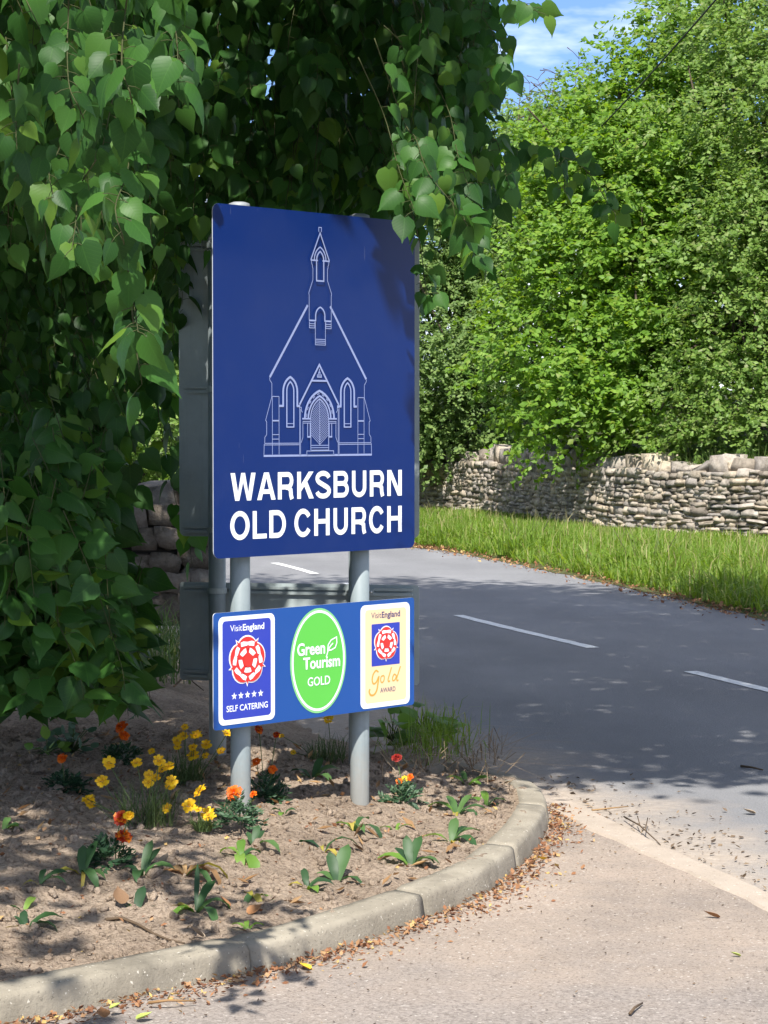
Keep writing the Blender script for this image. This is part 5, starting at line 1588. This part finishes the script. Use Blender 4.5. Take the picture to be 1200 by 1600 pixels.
def seedling(label, px, py, leaves, name='seedling'):
    """leaves: (azimuth in degrees seen from above, 0 = to the right, 90 = away; length, width, arch, colour)"""
    b = on_soil(px, py, -.006)
    root = tag(empty(name, b), label, 'plant', 'seedlings scattered over the bed')
    for az, L, wd, ar, c in leaves:
        if c in 'yb': ar = max(ar, 1.45)
        o = bpy.data.objects.new('leaf', strap(L * 1.2, wd * 1.1, ar * 1.1, MS[c])); link(o, root)
        o.rotation_euler = (rng.normal() * .1, rng.normal() * .12, R(az - 90 + rng.normal() * 6))
        o.location = (math.cos(R(az)) * .006, math.sin(R(az)) * .006, 0)
    return root
seedling('small dark seedling at far left, left of the long yellowish-tipped one', 62, 1379, [(20, .09, .026, .9, 'd'), (-10, .085, .024, 1.2, 'd'), (80, .06, .02, .5, 'd'), (190, .06, .012, 1.3, 'y')])
seedling('seedling with one long yellowish leaf below the rust striped marigold', 128, 1366, [(60, .12, .03, .35, 'g'), (95, .10, .028, .3, 'd'), (-50, .13, .03, 1.5, 'g'), (215, .12, .03, 1.4, 'y'), (-80, .12, .012, 1.4, 'y'), (-15, .08, .025, 1.2, 'g')])
seedling('dark green seedling left of the curled brown leaves', 222, 1366, [(85, .11, .03, .3, 'd'), (50, .10, .026, .5, 'd'), (0, .11, .028, 1.2, 'g'), (-100, .10, .034, 1.2, 'g'), (160, .07, .024, 1.0, 'd')])
seedling('drooping dark seedling beside a flat brown fallen leaf', 212, 1430, [(80, .10, .032, .4, 'd'), (20, .12, .034, 1.3, 'd'), (-20, .10, .02, 1.6, 'd'), (140, .06, .02, .8, 'g')])
seedling('seedling with a curled yellow-green leaf at the left edge nearest the kerb', 40, 1452, [(20, .11, .036, .9, 'g'), (0, .10, .034, 1.3, 'd'), (200, .10, .026, 1.5, 'y'), (100, .07, .024, .4, 'd'), (150, .05, .02, .5, 'd')])
seedling('small bright green leaf standing alone at the left edge', 36, 1422, [(60, .055, .026, .6, 'l'), (200, .05, .02, 1.0, 'g')])
seedling('withered plant with large curled brown leaves in the sunlit soil', 290, 1365, [(100, .15, .026, 1.9, 'b'), (60, .16, .028, 1.9, 'b'), (10, .17, .03, 1.5, 'y'), (-10, .16, .03, 1.6, 'b'), (150, .10, .04, 1.2, 'b'), (-40, .13, .024, 1.4, 'g'), (180, .09, .03, 1.3, 'b')])
seedling('tall yellow and green seedling below the curled brown leaves', 306, 1424, [(100, .15, .016, .2, 'd'), (150, .12, .03, 1.1, 'y'), (230, .12, .032, 1.4, 'l'), (-40, .12, .034, 1.4, 'g'), (20, .13, .03, 1.3, 'g'), (60, .12, .03, .6, 'g'), (200, .06, .04, 1.2, 'l')])
seedling('limp lime green seedling below the silvery marigold', 377, 1338, [(-60, .15, .042, 1.5, 'l'), (90, .08, .03, .5, 'l'), (160, .09, .026, 1.3, 'l'), (-90, .10, .035, 1.4, 'l'), (40, .08, .03, 1.0, 'g')])
seedling('short dark upright seedling right below the silvery marigold', 396, 1322, [(90, .075, .026, .3, 'd'), (60, .065, .024, .4, 'd'), (120, .06, .022, .5, 'd'), (-20, .11, .03, 1.2, 'g')])
seedling('wilted pale seedling beside the orange fallen leaf', 396, 1402, [(-70, .09, .022, 1.5, 'y'), (-110, .08, .022, 1.5, 'g'), (120, .07, .022, 1.3, 'y'), (-30, .09, .02, 1.4, 'l'), (60, .06, .02, .8, 'y')])
seedling('seedling with drooping leaves at the foot of the right post', 553, 1296, [(100, .10, .03, .7, 'y'), (60, .11, .03, .8, 'g'), (-30, .14, .03, 1.5, 'd'), (-70, .09, .026, 1.2, 'g'), (160, .07, .024, .9, 'l')])
seedling('seedling with broad upright ribbed leaves in the middle of the bed', 526, 1378, [(75, .125, .046, .25, 'g'), (110, .10, .036, .4, 'd'), (-20, .10, .03, 1.4, 'g'), (150, .07, .03, .8, 'g')])
seedling('small seedling left of the broad ribbed one', 480, 1388, [(40, .09, .028, .9, 'g'), (90, .08, .024, .6, 'd'), (170, .08, .02, 1.2, 'y'), (-60, .06, .03, 1.0, 'l'), (10, .09, .026, 1.2, 'd')])
seedling('seedling with one long arching leaf between the two posts', 505, 1330, [(150, .13, .028, 1.2, 'd'), (20, .13, .024, 1.2, 'g'), (100, .08, .014, .5, 'y'), (-30, .06, .02, 1.0, 'y')])
seedling('upright pointed seedling below the right post and near the kerb', 642, 1352, [(95, .10, .034, .25, 'd'), (60, .11, .036, .4, 'g'), (170, .11, .038, .9, 'l'), (-10, .10, .034, 1.1, 'g'), (20, .09, .03, 1.2, 'd'), (130, .09, .03, .5, 'd')])
seedling('leafy seedling close to the inside of the kerb bend', 705, 1316, [(90, .10, .036, .4, 'g'), (20, .11, .036, .9, 'g'), (-30, .12, .038, 1.3, 'g'), (150, .09, .032, .8, 'l'), (-70, .06, .03, 1.2, 'y'), (50, .09, .03, .6, 'd')])
seedling('tangled leafy seedling behind the one at the kerb bend', 714, 1272, [(110, .10, .034, .5, 'g'), (160, .12, .034, 1.0, 'l'), (10, .12, .036, 1.0, 'g'), (-30, .10, .032, 1.3, 'd'), (60, .10, .03, .5, 'g'), (-100, .08, .03, 1.2, 'y')])
seedling('small bright seedling furthest right against the kerb', 760, 1258, [(90, .09, .03, .6, 'l'), (150, .08, .028, .9, 'l'), (20, .08, .026, .9, 'g'), (-40, .07, .026, 1.2, 'g')])
seedling('pale rosette in shade between the two posts', 488, 1216, [(150, .10, .036, .9, 'g'), (20, .11, .038, .9, 'g'), (80, .10, .032, .4, 'g'), (-30, .10, .036, 1.2, 'g'), (210, .09, .034, 1.2, 'g'), (50, .09, .03, .5, 'd')])
seedling('bright green seedling cut by the left edge of the picture', 4, 1297, [(40, .08, .028, .9, 'g'), (0, .07, .026, 1.1, 'l'), (90, .07, .024, .5, 'g')])
seedling('tiny pale weed between the right post and the kerb', 618, 1298, [(20, .06, .014, .9, 'l'), (160, .06, .014, 1.0, 'l'), (80, .05, .012, .5, 'l')])
seedling('tiny flat weed in the soil between the posts', 443, 1270, [(20, .05, .02, 1.2, 'g'), (160, .05, .02, 1.2, 'g'), (250, .04, .02, 1.2, 'l')])
seedling('bright weed at the back of the kerb curve', 730, 1226, [(30, .10, .026, .8, 'l'), (100, .08, .024, .5, 'g'), (160, .09, .026, .9, 'l'), (-30, .07, .024, 1.2, 'l')])
seedling('small weed beside the kerb at the front of the bed', 386, 1452, [(20, .05, .02, 1.0, 'l'), (150, .05, .02, 1.0, 'l'), (80, .04, .016, .6, 'l')])

# blue-green succulent plant at the left and broad-leaved weeds behind the right post
def leafy(name, label, px, py, n, size, r_, h_, mat, tm, cat='plant', up=.4):
    b = on_soil(px, py)
    root = tag(empty(name, b), label, cat)
    me = np_mesh('leaf', tm[0], tm[1], mat, True, tm[2] if len(tm) > 2 else None)
    st = []
    for i in range(n):
        d = unit(rng.normal(size=3) + np.array([0, -.2, up])); d[2] = abs(d[2])
        p = d * np.array([r_, r_ * .8, h_]) * rng.uniform(.45, 1.0)
        tip = unit(d * np.array([1, 1, .3]) + rng.normal(size=3) * .3 + np.array([0, 0, -.05])); nrm = np.array([0, -.45, .8]) + rng.normal(size=3) * .3
        X_, Y_, Z_ = frames(tip[None], nrm[None])
        o = bpy.data.objects.new('leaf', me); link(o, root)
        s_ = size * rng.uniform(.65, 1.15)
        o.matrix_local = Matrix.Translation(Vector(p)) @ Matrix((X_[0], Y_[0], Z_[0])).transposed().to_4x4() @ Matrix.Scale(s_, 4)
        st.append(([Vector((0, 0, 0)), Vector(p) * .5 + Vector((0, 0, .01)), Vector(p)], [.003, .0025, .002]))
    tubes('stems', st, M_stem, root, 5)
    return root
M_succ = mat_leaf('blue_green_leaf', (.060, .125, .070), (.10, .185, .105), (.145, .235, .14), .2, .55)
M_dock = mat_leaf('dock_leaf', (.085, .19, .03), (.13, .25, .042), (.18, .31, .06), .36, .45)
leafy('rounded_leaf_plant', 'blue green plant with rounded leaves under the lime at the left', 112, 1176, 46, .055, .12, .15, M_succ, leaf_template([(.3, .1), (.42, .45), (.3, .85)], [0, .3, .65, 1.0], .2, .1))
leafy('rounded_leaf_plant', 'pale yellow green leafy plant left of the blue green one', 74, 1180, 16, .06, .10, .11, M_strap_lt, OVAL)
leafy('broad_leaf_weed', 'broad green dock leaves just right of the right post below the board', 612, 1158, 20, .115, .12, .16, M_dock, leaf_template([(.24, -.06), (.38, .2), (.36, .5), (.18, .82)], [0, .2, .48, .8, 1.08], .2, .2))
leafy('broad_leaf_weed', 'dock leaves and weeds at the back corner beside the road', 664, 1150, 22, .12, .15, .17, M_dock, leaf_template([(.24, -.06), (.38, .2), (.36, .5), (.18, .82)], [0, .2, .48, .8, 1.08], .2, .2))
def tuft_s(n):
    p = np.zeros((n, 3)); hh = np.ones(n)
    for i in range(n):
        q_ = on_soil(rng.normal(672, 30), min(1196, max(1112, rng.normal(1165, 16))))
        p[i] = (q_.x, q_.y, q_.z)
    return p, hh
tag(blades(420, tuft_s, (.06, .22), M_grass, 'grass_tuft', lean=.9, wd=.005), 'tuft of green grass at the back corner of the bed', 'grass', kind='stuff')
M_straw = mat_leaf('dry_straw', (.20, .14, .085), (.32, .235, .145), (.42, .32, .21), .1, .8)
def straw_s(n):
    p = np.zeros((n, 3))
    for i in range(n):
        q_ = on_soil(rng.uniform(590, 790), rng.normal(1188, 16))
        p[i] = (q_.x, q_.y, q_.z + .004)
    return p, np.ones(n)
tag(blades(260, straw_s, (.04, .16), M_straw, 'dead_stalks', lean=3.5, wd=.005), 'pale dead stalks lying at the back of the bed by the road', 'debris', kind='stuff')
def long_s(n):
    p = np.zeros((n, 3))
    for i in range(n):
        q_ = P(rng.uniform(150, 300), rng.uniform(985, 1045), .25); p[i] = (q_.x, q_.y, q_.z - .1)
    return p, np.ones(n)
tag(blades(500, long_s, (.15, .45), M_grass_dk, 'rough_grass', lean=.9, wd=.010), 'rough grass in shade at the foot of the left stone wall', 'grass', kind='stuff')

# ------------------------------------------------------------------ litter, fallen leaves and twigs
M_litter = mat_leaf('leaf_litter', (.13, .055, .030), (.30, .135, .06), (.46, .29, .15), .1, .8, False, (.58, .43, .14))
M_bits = mat_leaf('grit_bits', (.055, .040, .030), (.13, .09, .06), (.30, .22, .14), .0, .9)
def flat_scatter(name, label, pts, zs, size, mat, tilt=.35, kind='stuff'):
    n = len(pts)
    pos = np.c_[pts, zs]
    az = rng.uniform(0, 2 * math.pi, n)
    tip = np.stack([np.cos(az), np.sin(az), rng.normal(size=n) * tilt], 1); nrm = np.array([0, 0, 1.0]) + rng.normal(size=(n, 3)) * tilt
    X_, Y_, Z_ = frames(tip, nrm); s_ = rng.uniform(*size, n)[:, None]
    w_ = rng.uniform(.35, 1.2, n)[:, None]
    o = scatter(name, mat, simple_leaf(.36, -.35, -.22)[0], SIMPLE[1], pos, X_ * s_ * w_, Y_ * s_, Z_ * s_)
    return tag(o, label, 'litter', kind=kind)
n = 3500
ks = rng.uniform(.35, s_drop + .2, n)
kp = np.stack([np.interp(ks, k_s, KLINE[:, j]) for j in (0, 1)], 1); kk_ = np.stack([np.interp(ks, k_s, kn[:, j]) for j in (0, 1)], 1)
wdt = .045 + .10 * fbm(ks * 2.2, ks * 0 + 3.3, 3, 12)
of = np.abs(rng.normal(size=n)) * wdt * .62 + (rng.random(n) > .9) * rng.random(n) * .2
heap = np.clip(1 - of / .10, 0, 1)
flat_scatter('leaf_litter', 'drift of orange brown leaf litter along the foot of the kerb', kp - kk_ * (of + .006)[:, None], .006 + heap * rng.random(n) * .016, (.005, .028), M_litter, .5)
n = 620
es = rng.uniform(-.4, 5, n); eo = np.abs(rng.normal(size=n)) * .22
pp = E0 + ed * es[:, None] - en * (eo + .01)[:, None]
flat_scatter('road_grit', 'brown twigs and leaf scraps gathered along the road edge', pp, np.full(n, .006), (.008, .032), M_bits, .3)
n = 900
dxy = np.c_[rng.uniform(-.6, 1.6, n), rng.uniform(5.4, 9.6, n)]
okk = (bed_dist(dxy[:, 0], dxy[:, 1]) < -.05) & (((dxy - E0) @ en) > .05)
dxy = dxy[okk]
flat_scatter('drive_scraps', 'small dark scraps scattered over the driveway', dxy, np.full(len(dxy), .008), (.004, .014), M_bits, .3)
n = 1300
sxy = np.c_[rng.uniform(-1.6, .7, n), rng.uniform(6.0, 10.6, n)]
sd_ = bed_dist(sxy[:, 0], sxy[:, 1]); sxy = sxy[sd_ > .14]
flat_scatter('soil_scraps', 'dry leaf scraps and crumbs strewn over the soil', sxy, soil_z(sxy[:, 0], sxy[:, 1]) + .004, (.006, .026), M_litter, .5)
n = 2600
t_ = rng.uniform(.22, .75, n) * (nV - 1); i_ = t_.astype(int); f_ = (t_ - i_)[:, None]
vq = VEc[i_] * (1 - f_) + VEc[i_ + 1] * f_ + np.c_[rng.normal(size=n) * .16 + .02, rng.normal(size=n) * .1]
flat_scatter('verge_litter', 'brown leaves and dirt along the far road edge below the grass', vq, .012 + .05 * np.clip(rng.random(n) - .4, 0, 1), (.015, .055), M_litter, .5)
n = 5200
cxy = np.c_[rng.uniform(-1.8, .72, n), rng.uniform(5.9, 10.8, n)]
cd_ = bed_dist(cxy[:, 0], cxy[:, 1]); cxy = cxy[cd_ > .135]; n = len(cxy)
cs = (.004 + .012 * rng.random(n) ** 3.0 + .012 * (rng.random(n) > .985))[:, None]
X_, Y_, Z_ = frames(unit(rng.normal(size=(n, 3))), rng.normal(size=(n, 3)))
co_ = scatter('soil_clods', M_soil, VARS[3][0] * 1.6, VARS[3][1], np.c_[cxy, soil_z(cxy[:, 0], cxy[:, 1]) + cs[:, 0] * .3], X_ * cs, Y_ * cs * 1.3, Z_ * cs * .8)
tag(co_, 'crumbs and clods of dry earth on the bed', 'soil', kind='stuff')
n = 420
dxy = np.c_[rng.uniform(-1.5, .62, n), rng.uniform(6.4, 10.4, n)]
dd_ = bed_dist(dxy[:, 0], dxy[:, 1]); dxy = dxy[(dd_ > .16) & (fbm(dxy[:, 0] * 2.2, dxy[:, 1] * 2.2, 2, 81) > .36)]; n = len(dxy)
az = rng.uniform(0, 2 * math.pi, n)
X_, Y_, Z_ = frames(np.stack([np.cos(az), np.sin(az), rng.normal(size=n) * .3], 1), np.array([0, 0, 1.0]) + rng.normal(size=(n, 3)) * .4)
s_ = rng.uniform(.03, .085, n)[:, None]
dl = scatter('dead_leaf_scraps', M_strap_brown, simple_leaf(.36, -.4, -.35)[0], SIMPLE[1], np.c_[dxy, soil_z(dxy[:, 0], dxy[:, 1]) + .008], X_ * s_ * .45, Y_ * s_, Z_ * s_ * .6)
tag(dl, 'withered brown strap leaves strewn over the bed', 'litter', kind='stuff')
def fallen(label, px, py, size, mat, z=None, tilt=(.2, .2), az=0, wide=1.0, name='fallen_leaf'):
    p = on_soil(px, py) if z is None else P(px, py, z)
    v, t_, uv = leaf_template([(.17, -.06), (.40, .10), (.46, .36), (.32, .66), (.12, .88)], [0, .14, .38, .66, .88, 1.05], -.5, -.35)
    size *= .7
    o = link(bpy.data.objects.new(name, np_mesh(name, v, t_, mat, True, uv)))
    if z is not None: tilt = (tilt[0] * .35, tilt[1] * .35)
    o.location = (p.x, p.y, p.z + (.008 if z is None else -.004)); o.scale = (size * wide, size, size)
    o.rotation_euler = (tilt[0], tilt[1], R(az))
    return tag(o, label, 'leaf', 'fallen leaves')
M_f_yellow = mat_plain('fallen_yellow', (.66, .42, .04), .6, .3, .25, 40)
M_f_orange = mat_plain('fallen_orange', (.27, .13, .055), .7, .3, .3, 40)
M_f_brown = mat_plain('fallen_brown', (.17, .10, .055), .75, .25, .3, 40)
M_f_pale = mat_plain('fallen_pale', (.30, .235, .17), .75, .25, .3, 40)
M_f_green = mat_plain('fallen_green', (.35, .42, .10), .6, .3, .25, 40)
fallen('bright yellow fallen leaf on the driveway below the kerb', 484, 1512, .055, M_f_yellow, .014, (.1, .3), 60)
fallen('pale green fallen leaf in the kerb litter at bottom left', 214, 1591, .062, M_f_green, .016, (.15, -.2), -70)
fallen('orange brown fallen leaf in the kerb litter at bottom left', 163, 1588, .062, M_f_orange, .02, (.3, .1), 20)
fallen('yellow green fallen leaf leaning on the kerb at bottom left', 172, 1574, .045, M_f_green, .03, (.5, .1), -80)
fallen('yellow leaf in the litter at the right end of the kerb', 850, 1342, .06, M_f_yellow, .018, (.4, .3), 150)
fallen('cupped orange leaf standing on the soil near the kerb', 357, 1420, .062, M_f_orange, None, (.45, .3), 70)
fallen('orange brown leaf lying right of the cupped one', 388, 1432, .07, M_f_orange, None, (.25, .3), -60)
fallen('large flat brown leaf beside the drooping dark seedling', 190, 1416, .085, M_f_brown, None, (.5, .1), 30)
fallen('pinkish brown leaf beside the curled brown plant', 252, 1356, .075, M_f_pale, None, (.45, -.2), -40)
fallen('grey curled dead leaf against the kerb in the sun', 318, 1468, .075, M_f_pale, None, (.3, .4), 80)
fallen('brown leaf lying between the posts and the kerb', 566, 1332, .06, M_f_brown, None, (.3, .2), 90)
fallen('small tan leaf on the soil inside the kerb bend', 705, 1352, .04, M_f_orange, None, (.3, .2), 90)
fallen('tan leaf lying on the shaded road at the right edge', 1180, 1270, .075, M_f_pale, .01, (.15, .3), 80)
fallen('dry curled leaf alone on the driveway at right', 1124, 1432, .075, M_f_orange, .012, (.2, .5), 85, .5)
fallen('yellowish leaf scrap low on the driveway at right', 1157, 1492, .045, M_f_green, .012, (.2, .3), 85, .6)
def stick(label, pts, r0, mat=None, side=()):
    a = pts[0]
    o = tubes('twig', [([Vector(p) - Vector(a) for p in pts], list(np.linspace(r0, r0 * .5, len(pts))))] + [([Vector(p) - Vector(a) for p in s_], [r0 * .6] * len(s_)) for s_ in side], mat or M_brown_twig, None, 6)
    o.location = a
    return tag(o, label, 'twig', 'twigs lying about')
stick('long curved brown twig lying on the soil just inside the kerb', [on_soil(165, 1440, .006), on_soil(190, 1440, .012), on_soil(215, 1449, .010), on_soil(240, 1464, .010), on_soil(262, 1474, .012), on_soil(288, 1480, .012)], .006)
stick('dark bent twig on the soil below the grey sign back', [on_soil(272, 1078, .02), on_soil(292, 1066, .05), on_soil(302, 1074, .03), on_soil(318, 1084, .02)], .006)
stick('short dark stick lying on the road at the right', [P(1158, 1197, .008), P(1175, 1199, .012), P(1192, 1203, .008)], .007)
stick('forked twig lying on the edging beside the road', [P(975, 1276, .02), P(1000, 1290, .03), P(1025, 1313, .02), P(1032, 1320, .015)], .0035, None, [[P(1000, 1290, .03), P(996, 1275, .05)], [P(1008, 1298, .03), P(1012, 1278, .04)]])
stick('thin straight straw across the road edge', [P(925, 1266, .014), P(960, 1262, .016), P(982, 1260, .014)], .004, M_strap_brown)
stick('reddish curved twig at the bottom right of the driveway', [P(984, 1584, .012), P(992, 1574, .018), P(1004, 1567, .012)], .005)
stick('pale twig lying in the litter at bottom left of the kerb', [P(232, 1567, .02), P(262, 1563, .03), P(305, 1564, .02)], .005, M_strap_brown)
cab = tubes('overhead_cable', [([Vector(p) for p in catmull([np.array(PD(930, 208, 37.0)), np.array(PD(1000, 134, 33.5)), np.array(PD(1062, 64, 31)), np.array(PD(1125, -8, 28.8)), np.array(PD(1400, -330, 22))], 6)], .013)], mat_plain('cable_black', (.02, .02, .02), .6, .3))
tag(cab, 'thin dark overhead cable crossing the trees at upper right', 'cable')
